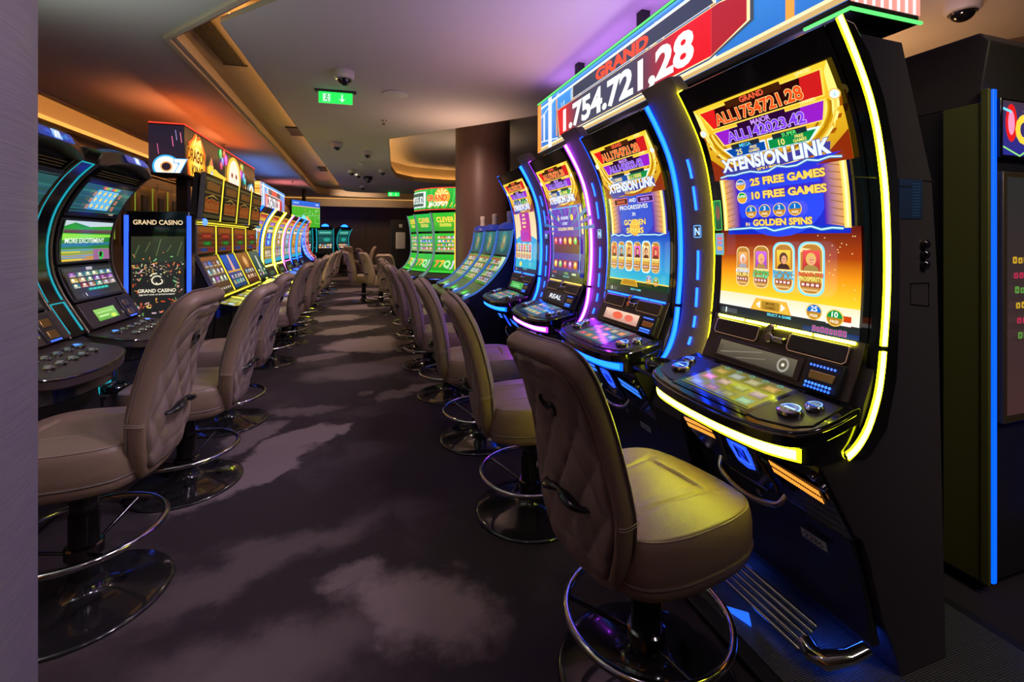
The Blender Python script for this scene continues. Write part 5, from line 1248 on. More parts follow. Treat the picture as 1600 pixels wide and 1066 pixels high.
# ------------------------------------------------------------ bank of four upright machines with yellow light seams
def make_upright(label, k, y):
    r = thing('slot_machine', label, 'slot machine', (-1.14,y,0), PI/2, 'yellow seamed upright machines'); h = .262
    MB().prism_x([(.12,1.835),(.145,1.835),(.18,1.5),(.44,1.44),(.52,.03),(.20,.03),(.16,.6),(.02,.68),(.02,.80),(.155,1.17),(.165,1.42),(.13,1.46)], -h, h).build('cabinet', 'matte', r, smooth=20, bevel=.004)
    TP = Path([(.125,1.46),(.095,1.84)]); MP = Path([(.155,1.165),(.158,1.42)]); LP = Path([(.005,.83),(.145,1.155)])
    for P, nm, mar in ((TP,'upper_screen',.02),(MP,'middle_screen',.012),(LP,'lower_screen',.012)):
        f = MB().strip(P.p, -h+.008, h-.022, .022).build('screen_frame', 'gloss', r, smooth=20, bevel=.004)
        a = Art(.5,.4); w = h-.035; Hh = P.L-2*mar; x0, x1 = -w, w-.014
        if nm == 'upper_screen':
            a.rect(x0,0,x1,Hh,(.03,.022,.012),(.05,.04,.02)); rr = random.Random(k)
            a.glyph_row(-.007,.055,.10,.37,6,(.40,.06,.01),(.75,.30,.05),k); a.poly([(-.19,.165),(-.02,.185),(.17,.165),(-.02,.20)],(.7,.4,.08)); a.glyph_row(-.007,.235,.06,.34,7,(.30,.10,.02),(.40,.20,.05),k+9)
            a.rect(x0,.20,x1,.215,(.25,.14,.03)).rect(x0,.31,x1,.33,(.2,.15,.05)).rect(x0,.0,x1,.03,(.12,.1,.03))
        elif nm == 'middle_screen':
            a.rect(x0,0,x1,Hh,(.12,.03,.01),(.22,.05,.02)); a.rect(x0,Hh-.055,x1,Hh,(.4,.13,.02)); a.glyph_row(-.007,Hh-.045,.035,.32,7,(.7,.2,.03),(.3,.05,.01),k)
            for j in range(5): a.rect(x0+.01,.015+j*.038,x1-.01,.018+j*.038,(.5,.25,.04))
            a.rect(-.13,.125,.115,.175,(.35,.02,.015)); a.glyph_row(-.007,.137,.026,.2,8,(.8,.12,.04),(.3,.02,.01),k); a.rect(-.10,.07,.09,.105,(.01,.25,.02)); a.glyph_row(-.007,.079,.018,.11,5,(.1,.55,.1),(.01,.2,.02),k); a.rect(-.17,.02,-.02,.05,(.03,.08,.35)); a.rect(.0,.02,.16,.05,(.35,.03,.05))
        else:
            if k == 0: a.rect(x0,0,x1,Hh,(.04,.03,.02),(.25,.08,.02)); tile_grid(a,x0+.01,.09,x1-.01,Hh-.03,4,3,21,.006,.6); [a.ell(-.14+i*.06,.035,.012,.012,(.6,.55,.4),8) for i in range(6)]
            elif k == 1: a.rect(x0,0,x1,Hh,(.02,.05,.12),(.01,.06,.45)); a.poly([(-.03,Hh),(.02,Hh),(.04,.16),(-.05,.16)],(.7,.35,.25)); tile_grid(a,x0+.03,.03,x1-.03,.14,4,2,4,.004,.6); a.rect(x0,.15,x1,.17,(.6,.3,.05))
            elif k == 2: a.rect(x0,0,x1,Hh,(.08,.02,.01),(.25,.09,.02)); a.ell(0,Hh*.7,.09,.07,(.5,.22,.05)); a.ell(0,Hh*.72,.05,.04,(.7,.4,.15)); tile_grid(a,x0+.03,.04,x1-.03,.16,4,2,9,.004,.5)
            else: a.rect(x0,0,x1,Hh,(.02,.04,.03),(.04,.10,.08)); a.poly([(-.06,.05),(.06,.05),(.03,.28),(-.03,.28)],(.5,.5,.4)); tile_grid(a,x0+.03,.03,x1-.03,.12,3,2,14,.004,.5)
        a.build(nm, on_path(P, mar, .0225), f, 'dimscreen' if nm != 'lower_screen' else 'screen')
    mb = MB()
    mb.strip(TP.p, h-.009, h+.003, .026, 0); mb.strip(MP.p, h-.009, h+.003, .026, 0); mb.strip(LP.p, h-.009, h+.003, .026, 0)
    mb.box(-h,h-.02,.10,.13,1.432,1.440); mb.box(-h,h-.02,.125,.14,1.418,1.423); mb.box(-h,h,-.02,.0,.815,.824)
    if k < 3: mb.build('light_seam', 'led_seam', r, smooth=0)
    if k == 0:
        e = MB(); e.strip(TP.p, -h-.006, -h+.006, .03); e.strip(MP.p, -h-.006, -h+.006, .03); e.strip(LP.p, -h-.006, -h+.006, .03); e.build('edge_trim', 'edgegrey', r, smooth=0)
        MB().lathe([(.028,0),(.03,.01),(.02,.022),(.0,.026)], (-h+.07,.10,1.44), 20, axis=(0,-1,0)).build('side_lamp', 'led_bluedot', r)
    dp = [(-h,.03),(-h,-.13),(-h+.04,-.16),(h-.04,-.16),(h,-.13),(h,.03)]; dz = lambda x,y: .79+.22*y
    dk = MB().prism_z(dp, lambda x,y: dz(x,y)-.05, dz).build('button_deck', 'gloss', r, smooth=20, bevel=.006)
    a = Art(.4,.15); a.rect(-.12,.02,.10,.13,(.02,.03,.02)).rect(-.10,.04,.0,.10,(.05,.12,.05)).rect(.14,.01,.20,.14,(.85,.75,.08)); a.ell(-.2,.05,.024,.024,(.1,.3,1.6)).ell(-.17,.11,.018,.018,(.05,.15,.8)); a.build('touch_screen', on_flat((0,-.145,dz(0,-.145)+.001),(1,0,0),(0,1,.22)), dk)
    MB().prism_x([(.0,.66),(-.12,.71),(.0,.76),(.03,.76)], -h+.01, h-.01).build('deck_underside', 'gloss', r)
    MB().prism_x([(.14,.63),(.19,.06),(.23,.06),(.19,.63)], -h+.02, h-.02).build('lower_door', 'body', r, bevel=.004)
    return r
led('led_seam', (1,.82,.05), 1.1); mat('edgegrey', (.25,.24,.28), .3, .4)
lbl = ['upright machine nearest the GRAND CASINO kiosk, grid of game tiles on lower screen','second upright machine of yellow seamed bank, blue tower picture on lower screen','third upright machine of yellow seamed bank, brown portrait on lower screen','last upright machine of yellow seamed bank, beside blue edged curved machine']
for k in range(4): make_upright(lbl[k], k, 4.46+.535*k)
# overhead picture sign
t = thing('overhead_sign', 'long overhead sign showing flaming DRAGON KING lettering and a face', 'sign', (-1.68,5.25,1.95), PI/2)
L = 3.0; H = .465
MB().box(0,L,.012,.305,-.02,H+.02).build('housing', 'matte', t, bevel=.005)
a = Art(L,H,band=9); a.rect(0,0,L,H,(.012,.010,.010)); [a.rect(k*.125,0,k*.125+.004,H,(.02,.018,.018)) for k in range(24)]
fl = [(.10,.0),(.06,.18),(.12,.26),(.10,.33),(.20,.38),(.30,.46),(.36,.43),(.42,.45),(.52,.38),(.60,.30),(.62,.15),(.60,.0)]
a.poly(fl,(.9,.12,.01)); a.ring(.34,.16,.24,.24,.07,(1,.45,.03),32,0,360); a.ell(.34,.17,.18,.19,(1,.62,.05)); a.ell(.34,.20,.10,.13,(1,.8,.2)); a.poly([(.2,.3),(.34,.46),(.30,.36),(.45,.42),(.5,.33),(.34,.35)],(1,.75,.2))
a.text('DRAGON',.34,.16,.12,(.10,.015,.0),w=.54,bold=.02,edge=(1,.35,.02)); a.text('KING',.36,.015,.10,(.10,.015,.0),w=.34,bold=.02,edge=(1,.5,.04))
a.poly([(.68,.0),(.68,.16),(.76,.20),(.82,.30),(.90,.16),(.95,.18),(1.1,.15),(1.4,.13),(1.4,.0)],(1,.6,.05)); a.poly([(.77,.2),(.82,.30),(.87,.2)],(.8,.15,.1)); a.ell(.83,.09,.04,.05,(.15,.35,.8)); a.ell(.83,.09,.02,.03,(.9,.9,.9)); a.rect(1.0,.0,1.35,.06,(1,.45,.05))
for x, y, rr_, c in ((1.16,.40,.06,(.05,.5,.1)),(1.24,.32,.05,(.1,.2,.8)),(1.19,.26,.05,(.6,.05,.1)),(1.38,.36,.07,(.55,.03,.5)),(1.30,.42,.05,(.7,.1,.05)),(2.12,.28,.06,(.55,.03,.5)),(2.2,.38,.05,(.05,.4,.1)),(2.26,.26,.06,(.1,.3,.8)),(2.34,.20,.05,(.05,.5,.4)),(2.12,.38,.05,(.8,.3,.02))): a.ell(x,y,rr_,rr_,c).ell(x-.01,y+.015,rr_*.5,rr_*.5,tuple(min(1,q*2+.1) for q in c))
a.ell(1.75,.18,.34,.27,(1,.5,.05)); a.ell(1.75,.14,.26,.27,(1,.75,.6)); [a.ell(1.65+k*.2,.20,.05,.035,(.45,.15,.08)).ell(1.65+k*.2,.20,.02,.02,(.05,.02,.02)) for k in (0,1)]; a.ell(1.75,.03,.07,.03,(.8,.05,.08)); a.line([(1.75,.17),(1.77,.09)],.015,(.9,.5,.35))
a.rect(1.35,0,2.2,-.0001,K); a.poly([(2.3,.0),(2.36,.17),(2.42,.0)],(1,.4,.05)); a.ring(2.72,.06,.13,.13,.05,(.9,.85,.6),24,-20,200); a.ring(2.72,.06,.15,.15,.02,(.05,.5,.9),24,-20,200); a.ring(2.72,.06,.07,.07,.02,(1,.5,.05),24,-20,200)
a.build('long_face', lambda x,y,d:(x,.0115-d,max(0,y)), t, 'bigscreen', 2e-4)
a = Art(.22,H,band=9); a.rect(-.07,0,.22,H,(.015,.010,.022)); [a.line([(x,y),(x+.012,y-.10)],.006,c) for x,y,c in ((.12,.36,(.9,.15,.35)),(.15,.42,(.3,.25,.6)),(.19,.40,(.9,.2,.3)),(.0,.28,(.6,.1,.3)))]
a.ring(.075,.06,.10,.10,.05,(.95,.85,.75),28,0,360).ring(.075,.06,.115,.115,.016,(.03,.4,.8),28).ring(.075,.06,.05,.05,.012,(.9,.35,.1),28); a.text('7',.19,.0,.13,(.95,.85,.75),bold=.05,edge=(.03,.4,.8)); a.rect(0,-.06,.22,0,(.015,.01,.02))
a.build('end_face', lambda x,y,d:(-.001-d,.234-x,max(.0,y)), t, 'bigscreen', 2e-4)
mb = MB(); mb.box(-.006,L,.006,.016,H+.012,H+.024); mb.box(-.006,.004,.01,.305,H+.012,H+.024); mb.build('edge_light', 'led_red', t, smooth=0)
MB().box(.2,L-.1,.12,.24,H+.022,H+.032).build('top_light', 'led_orange_up', t, smooth=0)
for x in (.35,1.5,2.7): MB().box(x-.05,x+.05,.08,.18,-1.94,-.02).build('post', 'matte', t, bevel=.004)
# ------------------------------------------------------------ farther curved machines of the left row
def art_far(seed):
    rr = random.Random(seed); w, H = .255, .80; a = Art(.52,.84,band=.06); base = rr.choice([(.5,.3,.03),(.3,.28,.3),(.45,.25,.02),(.25,.1,.35)])
    a.rect(-w,0,w,H,tuple(q*.7 for q in base),base); a.rect(-w,H-.28,w,H,(.6,.4,.03)); a.rect(-w*.85,H-.10,w*.85,H-.02,(.35,.02,.02)); a.text('1754721.28',0,H-.085,.045,(1,.4,.1),w=.34)
    a.rect(-w*.75,H-.18,w*.75,H-.12,(.15,.02,.3)); a.text('142023.42',0,H-.168,.035,(.6,.4,1),w=.26); a.rect(-w*.6,H-.24,w*.6,H-.20,(.02,.2,.3)); a.text('XTENSION LINK',0,H-.285,.04,(.8,.85,1),w=.4,bold=.02)
    a.rect(-w*.85,.28,w*.85,.50,rr.choice([(.05,.08,.5),(.3,.25,.28),(.4,.2,.02)])); a.ell(0,.40,.10,.10,rr.choice([(.2,.6,1),(.8,.4,.1),(.6,.6,.7)])); a.rect(-w,0,w,.07,(.02,.35,.5))
    tile_grid(a,-w*.9,.09,w*.9,.25,5,1,seed,.008,.8); return a
def make_curved_far(label, led_, y, seed, loc=None, rz=PI/2, group='curved lit machines of the left row', dim=False):
    core, fr = ('led_'+led_, 'fr_'+led_) if 'fr_'+led_ in M else ('led_'+led_, 'led_'+led_)
    r = thing('slot_machine', label, 'slot machine', loc or (-1.04,y,0), rz, group)
    body = [(yy+.03,z) for yy,z in FRONT]+[(.235,1.875),(.445,1.872),(.575,1.477),(.60,1.2),(.64,.03),(.44,.03),(.41,.12),(.28,.45),(.13,.685),(.10,.73),(.27,.76),(.36,.99)]
    MB().prism_x(body, -.318, .318).build('cabinet', 'sideskin', r, smooth=30)
    for s in (-1,1):
        wing = [(yy+.004,z) for yy,z in FRONT]+[(.24,1.895),(.36,1.70),(.425,1.3),(.41,.9),(.30,.69),(.21,.70)]+[(yy+.004,z) for yy,z in LOWSTRIP]
        MB().prism_x(wing, s*.310-.018, s*.310+.018).build('side_wing', 'gloss', r, smooth=30)
        ls = MB(); ls.strip(FRONT, s*.331-.006, s*.331+.006, .027, 1, off=-.028); ls.strip(FRONT, s*.333-.006, s*.333+.006, .018, 0, off=-.023); ls.build('light_strip', [core,fr], r, smooth=40)
        ls = MB(); ls.strip(LOWSTRIP, s*.331-.006, s*.331+.006, .027, 1, off=-.028); ls.strip(LOWSTRIP, s*.333-.006, s*.333+.006, .018, 0, off=-.023); ls.build('light_strip', [core,fr], r, smooth=40)
    MB().strip([(yy+.012,z) for yy,z in FRONT], -.293, .293, .01).build('screen_bezel', 'gloss', r, smooth=60)
    art_far(seed).build('screen', on_path(PF, .035, -.0006), r, 'dimscreen' if dim else 'screen', 2e-4)
    CP = Path([(.268,.832),(.338,.998)]); MB().strip(CP.p, -.293, .293, .006).build('console', 'brownplate', r, smooth=20)
    MB().strip(CP.sub(CP.L-.014,CP.L,1), -.28, .28, .012).build('light_rule', core, r)
    a = Art(.3,.1); a.rect(-.2,.02,.1,.08,(.05,.1,.05)); a.build('display', on_path(CP, 0, .007), r)
    DP = rounded_plan(DECK, 2); dk = MB().prism_z(DP, lambda x,y: deck_z(x,y)-.045, deck_z).build('button_deck', 'gloss', r, smooth=40, bevel=.005)
    a = Art(.3,.2); a.rect(-.16,0,.16,.2,(.02,.06,.12),(.03,.12,.2)); a.ell(.23,.1,.03,.03,(.1,.3,1.3)).ell(-.23,.1,.03,.03,(.1,.3,1.3)); a.build('touch_screen', on_flat((0,.03,deck_z(0,.03)+.001),(1,0,0),(0,1,.21)), dk)
    mb = MB(); lp = rounded_plan([(x*.985,yy+.012) for x,yy in DECK[2:-2]], 3); ribbon(mb, lp, .004, .708, .737, 1); ribbon(mb, lp, .007, .712, .733, 0); mb.build('deck_light', [core,fr], r, smooth=40)
    MB().prism_z([(x*.97,yy+.016) for x,yy in DECK], .69, lambda x,y: deck_z(x,y)-.04).build('deck_underside', 'gloss', r)
    MB().prism_x([(.255,.45),(.285,.458),(.385,.12),(.355,.12)], -.30, .30).build('lower_door', 'body', r)
    r.scale.z = .91
    return r
make_curved_far('blue edged curved machine right after the yellow seamed bank at left', 'blue', 6.78, 1)
make_curved_far('first yellow edged curved machine of the left row, below red jackpot sign', 'yellow', 7.66, 2)
make_curved_far('second yellow edged curved machine of the left row', 'yellow', 8.52, 3)
make_curved_far('magenta edged curved machine of the left row', 'magenta', 9.38, 4)
make_curved_far('cyan edged curved machine of the left row, right of the magenta one', 'cyan', 10.24, 5)
make_curved_far('second cyan edged curved machine of the left row, partly hidden by the first', 'cyan', 11.1, 6)
# left jackpot sign
t = thing('jackpot_sign', 'smaller overhead sign with red GRAND 1.754.721,28 above the left curved machines', 'sign', (-1.75,9.0,1.83), PI/2)
L = 2.55; H = .50
MB().box(0,L,.012,.34,-.02,H+.02).build('housing', 'matte', t, bevel=.005)
jackpot_face(L,H).build('lit_face', lambda x,y,d:(x,.0115-d,y), t, 'bigscreen', 3e-4)
a = Art(.33,H,band=9); a.rect(0,0,.33,H,(.9,.30,.03),(1,.55,.08)); [a.rect(0,k*.09,.33,k*.09+.02,(1,.8,.3) if k%2 else (.6,.15,.02)) for k in range(6)]
a.build('end_face', lambda x,y,d:(-.001-d,.34-x,y), t, 'bigscreen', 3e-4)
MB().box(0,L,.1,.26,H+.02,H+.032).build('top_light', 'led_blue_up', t, smooth=0)
for x in (.5,2.0): MB().box(x-.05,x+.05,.12,.22,-1.83,-.02).build('post', 'matte', t)
# two slimmer machines with pointed coloured toppers
def make_slim(label, y, c, top):
    r = thing('slot_machine', label, 'slot machine', (-1.22,y,0), PI/2, 'slim machines with pointed toppers')
    S = spline([(.02,.80),(.14,.93),(.215,1.12),(.235,1.35),(.215,1.58),(.17,1.74)], 3); P = Path(S)
    MB().prism_x([(yy+.03,z) for yy,z in S]+[(.45,1.74),(.5,.03),(.12,.03),(.06,.7)], -.29, .29).build('cabinet', 'sideskin', r, smooth=30)
    for s in (-1,1): MB().strip(S, s*.28-.012, s*.28+.012, .012).build('light_strip', c, r, smooth=40)
    a = Art(.5,1); rr = random.Random(int(y*10)); h = P.L-.06; a.rect(-.255,0,.255,h,(.03,.08,.14),(.08,.05,.12)); tile_grid(a,-.22,.05,.22,.40,4,4,int(y*10),.006,.7); tile_grid(a,-.22,.46,.22,h-.05,3,3,int(y*10)+1,.006,.6); a.build('screen', on_path(P,.03,-.017), r, 'screen', 2e-4)
    MB().strip(P.p, -.267, .267, .010, off=-.026).build('screen_bezel', 'gloss', r, smooth=40)
    tp = MB(); tp.prism_x([(.12,1.74),(.12,1.76),(.22,1.90),(.3,1.76),(.3,1.74)], -.10, .10); tp.prism_x([(.14,1.74),(.14,1.755),(.30,1.755),(.30,1.74)], -.2, .2); tp.build('topper', top, r, smooth=0)
    MB().prism_z([(-.28,.06),(-.28,-.08),(.28,-.08),(.28,.06)], .74, .785).build('button_deck', 'gloss', r, bevel=.006)
    return r
led('led_ltblue', (.15,.55,1), 1.6); led('led_orange', (1,.25,.04), 1.6)
make_slim('slim machine with pointed blue topper, before the football screen', 12.3, 'led_cyan', 'led_ltblue')
make_slim('slim machine with pointed orange topper, before the football screen', 13.0, 'led_red', 'led_orange')
# football screen
t = thing('wall_screen', 'flat screen showing a green football pitch above the left machines', 'screen', (-1.60,14.3,2.02), PI/2-.50)
MB().box(-.66,.66,.0,.05,-.385,.385).build('frame', 'gloss', t, bevel=.005)
a = Art(1.3,.74,band=9); a.rect(-.64,0,.64,.74,(.05,.35,.02),(.10,.42,.03)); [a.rect(-.64+k*.16,0,-.64+k*.16+.08,.60,(.06,.38,.02)) for k in range(8)]
a.rect(-.64,.60,.64,.74,(.02,.10,.55),(.03,.15,.7)).rect(-.64,.57,.64,.60,(.55,.35,.3)); a.line([(-.64,.30),(.64,.36)],.006,(.5,.7,.4)).ring(0,.32,.16,.09,.006,(.5,.7,.4)).frame(.40,.12,.63,.50,.006,(.5,.7,.4))
rr = random.Random(2)
for k in range(14): x, y = rr.uniform(-.55,.55), rr.uniform(.06,.52); a.rect(x,y,x+.018,y+.045,rr.choice([(.8,.1,.1),(.85,.85,.9)]))
a.rect(-.6,.65,-.35,.69,(.3,.45,.8)).rect(.42,.65,.56,.69,(.5,.6,.9)); a.build('picture', lambda x,y,d:(x,-.001-d,y-.37), t, 'bigscreen', 3e-4)
MB().box(-.04,.04,.05,.12,-.05,.77).build('ceiling_pole', 'matte', t)
# ------------------------------------------------------------ teal machines facing us at the far end
def make_teal(label, x, y, seed):
    r = thing('slot_machine', label, 'slot machine', (x,y,0), 0.0, 'teal lit machines at the far end'); P = C_path()
    MB().prism_x([(yy+.03,z) for yy,z in P.p]+[(.20,1.77),(.55,1.7),(.62,1.2),(.64,.03),(.16,.03),(.10,.70)], -.285, .285).build('cabinet', 'matte', r, smooth=30)
    for s in (-1,1):
        MB().tube([(s*.292,yy-.02,z) for yy,z in P.p], .012, 6).build('edge_light', 'led_teal', r)
    def z_(nm, z0, z1, f):
        t0, t1 = P.z_at(z0), P.z_at(z1); a = Art(.5,.3); f(a, t1-t0); a.build(nm, on_path(P, t0, .006), r, 'screen', 3e-4)
    z_('upper_screen', 1.44, 1.64, lambda a,h: (a.rect(-.25,0,.25,h,(.01,.09,.08),(.02,.22,.18)), a.rect(-.2,h*.4,.2,h*.65,(.15,.5,.4))))
    z_('middle_screen', 1.16, 1.41, lambda a,h: (a.rect(-.25,0,.25,h,(.01,.06,.06),(.01,.10,.09)), a.rect(-.18,h*.2,.12,h*.8,(.8,.25,.02)) if seed == 0 else a.ell(.05,h*.5,.12,.07,(.02,.3,.25)), a.text('777',-.03,h*.35,.08,(1,.6,.1),bold=.05) if seed == 0 else None))
    z_('lower_screen', .95, 1.14, lambda a,h: (a.rect(-.25,0,.25,h,(.02,.03,.03)), tile_grid(a,-.23,.01,.23,h-.01,5,2,seed+30,.006,1)))
    MB().prism_z([(-.29,.22),(-.29,-.05),(0,-.1),(.29,-.05),(.29,.22)], .72, .77).build('button_deck', 'gloss', r, bevel=.006)
    tp = MB().box(-.26,.26,.13,.45,1.70,1.78).build('topper', 'gloss', r, bevel=.03); MB().lathe([(.13,0),(.12,.05),(.05,.09),(.0,.10)], (0,.25,1.78), 20).build('beacon', 'led_cyan', tp)
    return r
make_teal('teal lit machine at far end showing orange 777 panel', -2.15, 18.2, 0)
make_teal('teal lit machine at far end, right beside the 777 one', -1.42, 18.2, 1)
make_teal('teal lit machine at far end turned away at the right', -.58, 18.80, 2).rotation_euler.z = .8
teal_divider(-1.785,18.2,0,'curved divider with teal light lines between two far machines',shelf=False)
# ------------------------------------------------------------ three slant machines by the brown pillar
def make_slant(label, y, seed, end=False):
    r = thing('slot_machine', label, 'slot machine', (.93,y,0), -PI/2, 'slanted machines by the brown pillar'); h = .285
    S = spline([(.0,.70),(.14,.76),(.27,.86),(.38,.98),(.46,1.10),(.505,1.24),(.53,1.40)], 4); P = Path(S)
    MB().prism_x([(yy+.02,z) for yy,z in S]+[(.60,1.42),(.72,.03),(.25,.03),(.10,.60)], -h+.004, h-.004).build('cabinet', 'matte', r, smooth=30)
    for s in (-1,1): MB().strip([(yy,z) for yy,z in S], s*(h-.006)-.006, s*(h-.006)+.006, .018).build('edge_light', 'led_slantblue', r, smooth=40)
    MB().strip(P.p, -h+.02, h-.02, .012, off=-.006).build('bezel', 'gloss', r, smooth=40)
    t0 = P.z_at(1.13); a = Art(.5,.3); hh = P.L-t0-.01; a.rect(-.24,0,.24,hh,(.01,.07,.08),(.02,.12,.13)); a.ring(0,hh*.55,.12,.115,.02,(.03,.25,.22)); a.ell(0,hh*.55,.085,.095,(.12,.2,.12)); a.ell(.01,hh*.6,.035,.05,(.45,.35,.15)); a.ell(-.02,hh*.4,.05,.04,(.25,.2,.08)); a.build('upper_screen', on_path(P,t0,.007), r)
    t1, t2 = P.z_at(.83), P.z_at(1.11); a = Art(.5,.5); hh = t2-t1; a.rect(-.24,0,.24,hh,(.03,.18,.02),(.05,.25,.05)); tile_grid(a,-.22,.02,.22,hh-.02,5,4,seed,.004,.8); a.rect(-.24,hh-.05,.24,hh-.02,(.3,.12,.03)); 
    if end: a.poly([(.12,hh),(.24,hh),(.24,hh*.5),(.16,hh*.8)],(.8,.85,.8)); a.poly([(.15,hh),(.20,hh),(.24,hh*.6),(.24,hh*.5)],(.3,.7,.2))
    a.build('lower_screen', on_path(P,t1,.007), r)
    a = Art(.5,.2); a.rect(-.26,.0,.26,P.z_at(.82),(.04,.035,.03)); a.rect(-.10,.04,.05,.13,(.03,.3,.04)); a.rect(-.08,.06,.03,.10,(.1,.7,.1)); a.rect(.10,.03,.2,.10,(.1,.25,.7)).rect(.12,.05,.18,.08,(.6,.7,.9)); a.build('console', on_path(P,.0,.007), r)
    dp = [(-h,.06),(-h,-.10),(h,-.10),(h,.06)]; dk = MB().prism_z(dp, .655, lambda x,y:.70+.15*y).build('button_deck', 'bronze', r, bevel=.008); MB().box(-.12,.12,-.02,.04,.69,.73).build('armrest', 'ashblack', dk, bevel=.01)
    MB().box(-h+.03,h-.03,.14,.20,.06,.64).build('lower_door', 'body', r, bevel=.004)
    tp = MB().lathe([(.11,0),(.105,.03),(.08,.06),(.04,.075),(.0,.08)], (0,.56,1.41), 20).build('topper', 'led_navy', r)
    MB().lathe([(.035,0),(.035,.02),(.032,.022),(.032,.075),(.036,.078),(.036,.12),(.02,.13),(.0,.13)], (.05,.56,1.475), 16).build('candle_lamp', 'camwhite', r)
    return r
led('led_slantblue', (.08,.25,.9), .55); led('led_navy', (.03,.06,.5), .5)
make_slant('slanted machine nearest the tall curved ones, white arc on its lower screen', 4.72, 41, True)
make_slant('slanted machine in the middle of three by the brown pillar', 5.31, 42)
make_slant('slanted machine farthest of three, right against the brown pillar', 5.90, 43)
# ------------------------------------------------------------ green machines on a round island beyond the pillar
def make_green(label, x, y, a_deg, seed):
    r = thing('slot_machine', label, 'slot machine', (x,y,0), -math.radians(a_deg), 'green screened machines behind the pillar'); h = .285
    S = spline([(-.10,.66),(.04,.74),(.15,.88),(.20,1.02),(.21,1.2),(.195,1.45),(.16,1.66),(.13,1.76)], 3); P = Path(S)
    MB().prism_x([(yy+.02,z) for yy,z in S]+[(.45,1.76),(.48,.03),(.14,.03),(.08,.5),(-.06,.6)], -h, h).taper(.2,.62).build('cabinet', 'matte', r, smooth=30)
    for s in (-1,1): MB().strip(S, s*h-.014, s*h+.014, .016).build('edge_light', 'led_greenedge', r, smooth=40)
    for nm, z0, z1, f in (('upper_screen',1.44,1.75,0),('middle_screen',1.08,1.40,1),('lower_screen',.74,1.04,2)):
        t0, t1 = P.z_at(z0), P.z_at(z1); hh = t1-t0; a = Art(.5,.4); a.rect(-.255,0,.255,hh,(.01,.30,.015),(.02,.5,.03))
        if f == 0: a.text('CLEVER',0,hh*.5,.085,(1,.75,.08),w=.36,bold=.03,edge=(.3,.1,.0)); a.glyph_row(0,hh*.25,.055,.26,5,(.6,.7,.08),(.25,.25,.02))
        elif f == 1: [a.rect(-.2,hh*(.12+k*.2),.2,hh*(.12+k*.2)+.04,((.85,.2,.05),(.9,.6,.05),(.1,.3,.8),(.9,.3,.1))[k]) for k in range(4)]; a.rect(-.24,0,.24,hh*.12,(.2,.35,.1)); tile_grid(a,-.2,.03,.2,hh*.9,4,4,seed,.012,.8)
        else: a.rect(-.255,0,.255,hh*.15,(.03,.6,.03)); [(a.text('77QJ'[k],-.165+k*.11,hh*.35,.12,((1,.25,.05),(1,.5,.05),(.5,.9,.4),(.7,.6,.9))[k],bold=.05)) for k in range(4)]
        a.build(nm, on_path(P,t0,.004), r, 'screen', 3e-4)
    MB().box(-h,h,-.20,.0,.60,.645).build('button_deck', 'gloss', r, bevel=.01); a = Art(.2,.1); a.rect(-.1,0,.12,.09,(.05,.1,.8)); a.rect(-.02,.02,.08,.06,(.5,.6,1)); a.build('touch_screen', on_flat((0,-.15,.647),(1,0,0),(0,1,0)), r)
    return r
led('led_greenedge', (.30,.55,.5), .4); led('led_goldstrip', (1,.42,.03), 2.2)
make_green('green machine nearest the brown pillar, CLEVER screen full to us', 1.17, 7.55, 48, 61)
make_green('middle green machine of three behind the pillar', .86, 8.16, 66, 62)
make_green('leftmost green machine of three, seen almost edge on', .71, 8.84, 82, 63)
t = thing('light_column', 'slim upright gold light strip beside the green machines', 'light', (1.43,7.42,0)); MB().box(-.02,.02,-.02,.02,.03,1.72).build('lit_tube', 'led_goldstrip', t); MB().box(-.03,.03,-.02,.04,0,.03).build('base', 'matte', t)
t = thing('overhead_sign', 'curved green overhead sign with GRAND JACKPOT and palm above the green machines', 'sign', (1.80,8.35,1.80))
def arc(u, d): an = math.radians(177-u/.95*57.3); return (.95*math.cos(an)*1.0*(1-d/.95), -abs(.95*math.sin(an))*(1-d/.95))
LA = 1.42
pl = [arc(LA*k/24, 0) for k in range(25)]+[arc(LA*k/24, .25) for k in range(24,-1,-1)]
MB().prism_z(pl, .0, .37).build('housing', 'matte', t, smooth=40)
a = Art(LA,.34,band=9)
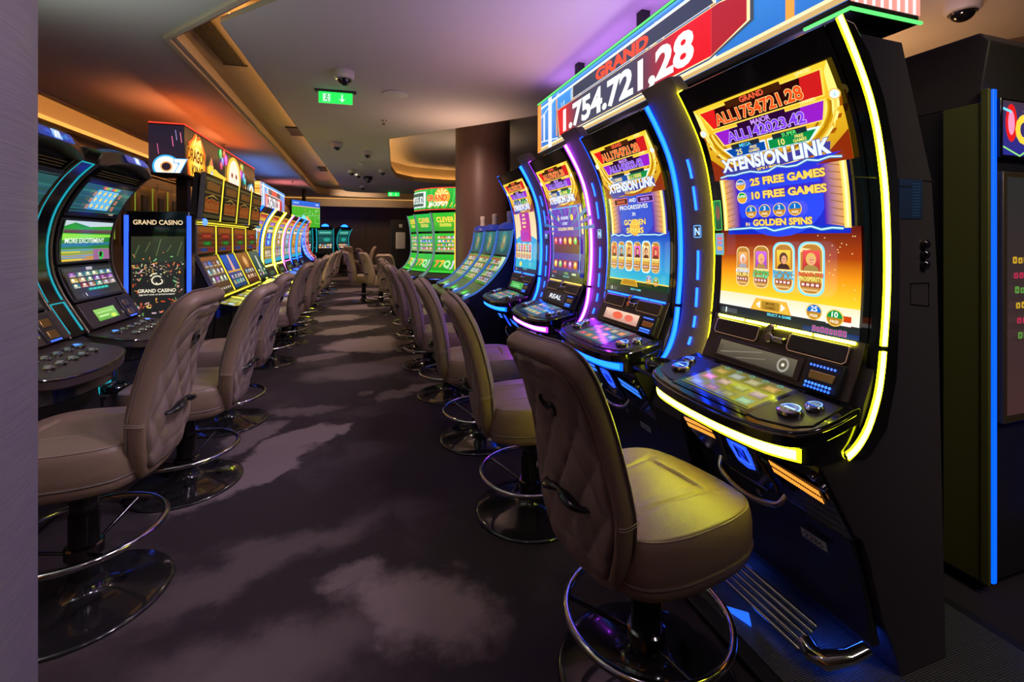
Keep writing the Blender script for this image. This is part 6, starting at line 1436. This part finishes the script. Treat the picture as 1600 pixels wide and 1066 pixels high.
def cut_rect(x0,y0,x1,y1,c,c2=None,n=18):
    for k in range(n): a.rect(x0+(x1-x0)*k/n,y0,x0+(x1-x0)*(k+1)/n,y1,c,c2)
cut_rect(0,0,LA,.34,(.01,.28,.02),(.03,.45,.05)); 
for k in range(10): a.poly([(LA*k/10,.0),(LA*k/10+.03,.0),(LA*k/10+.09,.34),(LA*k/10+.05,.34)],(.05,.55,.08))
cut_rect(.02,.03,.50,.30,(.75,.78,.78)); cut_rect(.03,.05,.45,.28,(.03,.10,.06)); a.text("89'335.82",.24,.10,.12,(.85,.87,.85),w=.39,bold=.02)
a.ell(.84,.20,.14,.14,(1,.38,.03)); [a.poly([(.84,.24),(.84+.13*math.cos(t_),.24+.10*math.sin(t_)),(.84+.10*math.cos(t_+.35),.24+.08*math.sin(t_+.35))],(1,.85,.35)) for t_ in (0,.7,1.4,2.1,2.8,3.5)]; a.rect(.83,.05,.85,.24,(.9,.6,.2))
[a.line([(.56+.07*k,.02),(.60+.07*k,.10)],.012,(1,.6,.05)) for k in range(8)]
for k, ch in enumerate('GRAND'): a.text(ch,.585+.078*k,.13,.10,(.9,.06,.01),w=.068,bold=.03,edge=(1,.7,.2))
for k, ch in enumerate('JACKPOT'): a.text(ch,.60+.054*k,.045,.065,(.95,.95,.9),w=.046,bold=.03)
a.build('lit_face', lambda x,y,d: (*arc(x,-.002-d), .015+y), t, 'bigscreen', 4e-4)
mb = MB()
for z in (-.004,.358): ribbon(mb, [arc(LA*k/24, -.004) for k in range(25)], .004, z, z+.014, 0)
mb.build('edge_light', 'led_red', t, smooth=40)
MB().lathe([(.30,-1.80),(.30,0)], (0,0,0), 24).build('core', 'matte', t)
# dispenser in the far doorway
t = thing('hand_dispenser', 'pale upright dispenser board in dark recess at far wall', 'dispenser', (1.22,16.6,0))
MB().box(-.34,.34,.08,.16,0,2.0).build('board', 'matte', t, bevel=.01); MB().box(-.17,.17,.03,.08,.95,1.55).build('container', 'paper', t, bevel=.05, seg=4); MB().box(-.06,.06,.06,.08,1.72,1.84).build('symbol', 'paper', t, bevel=.02)
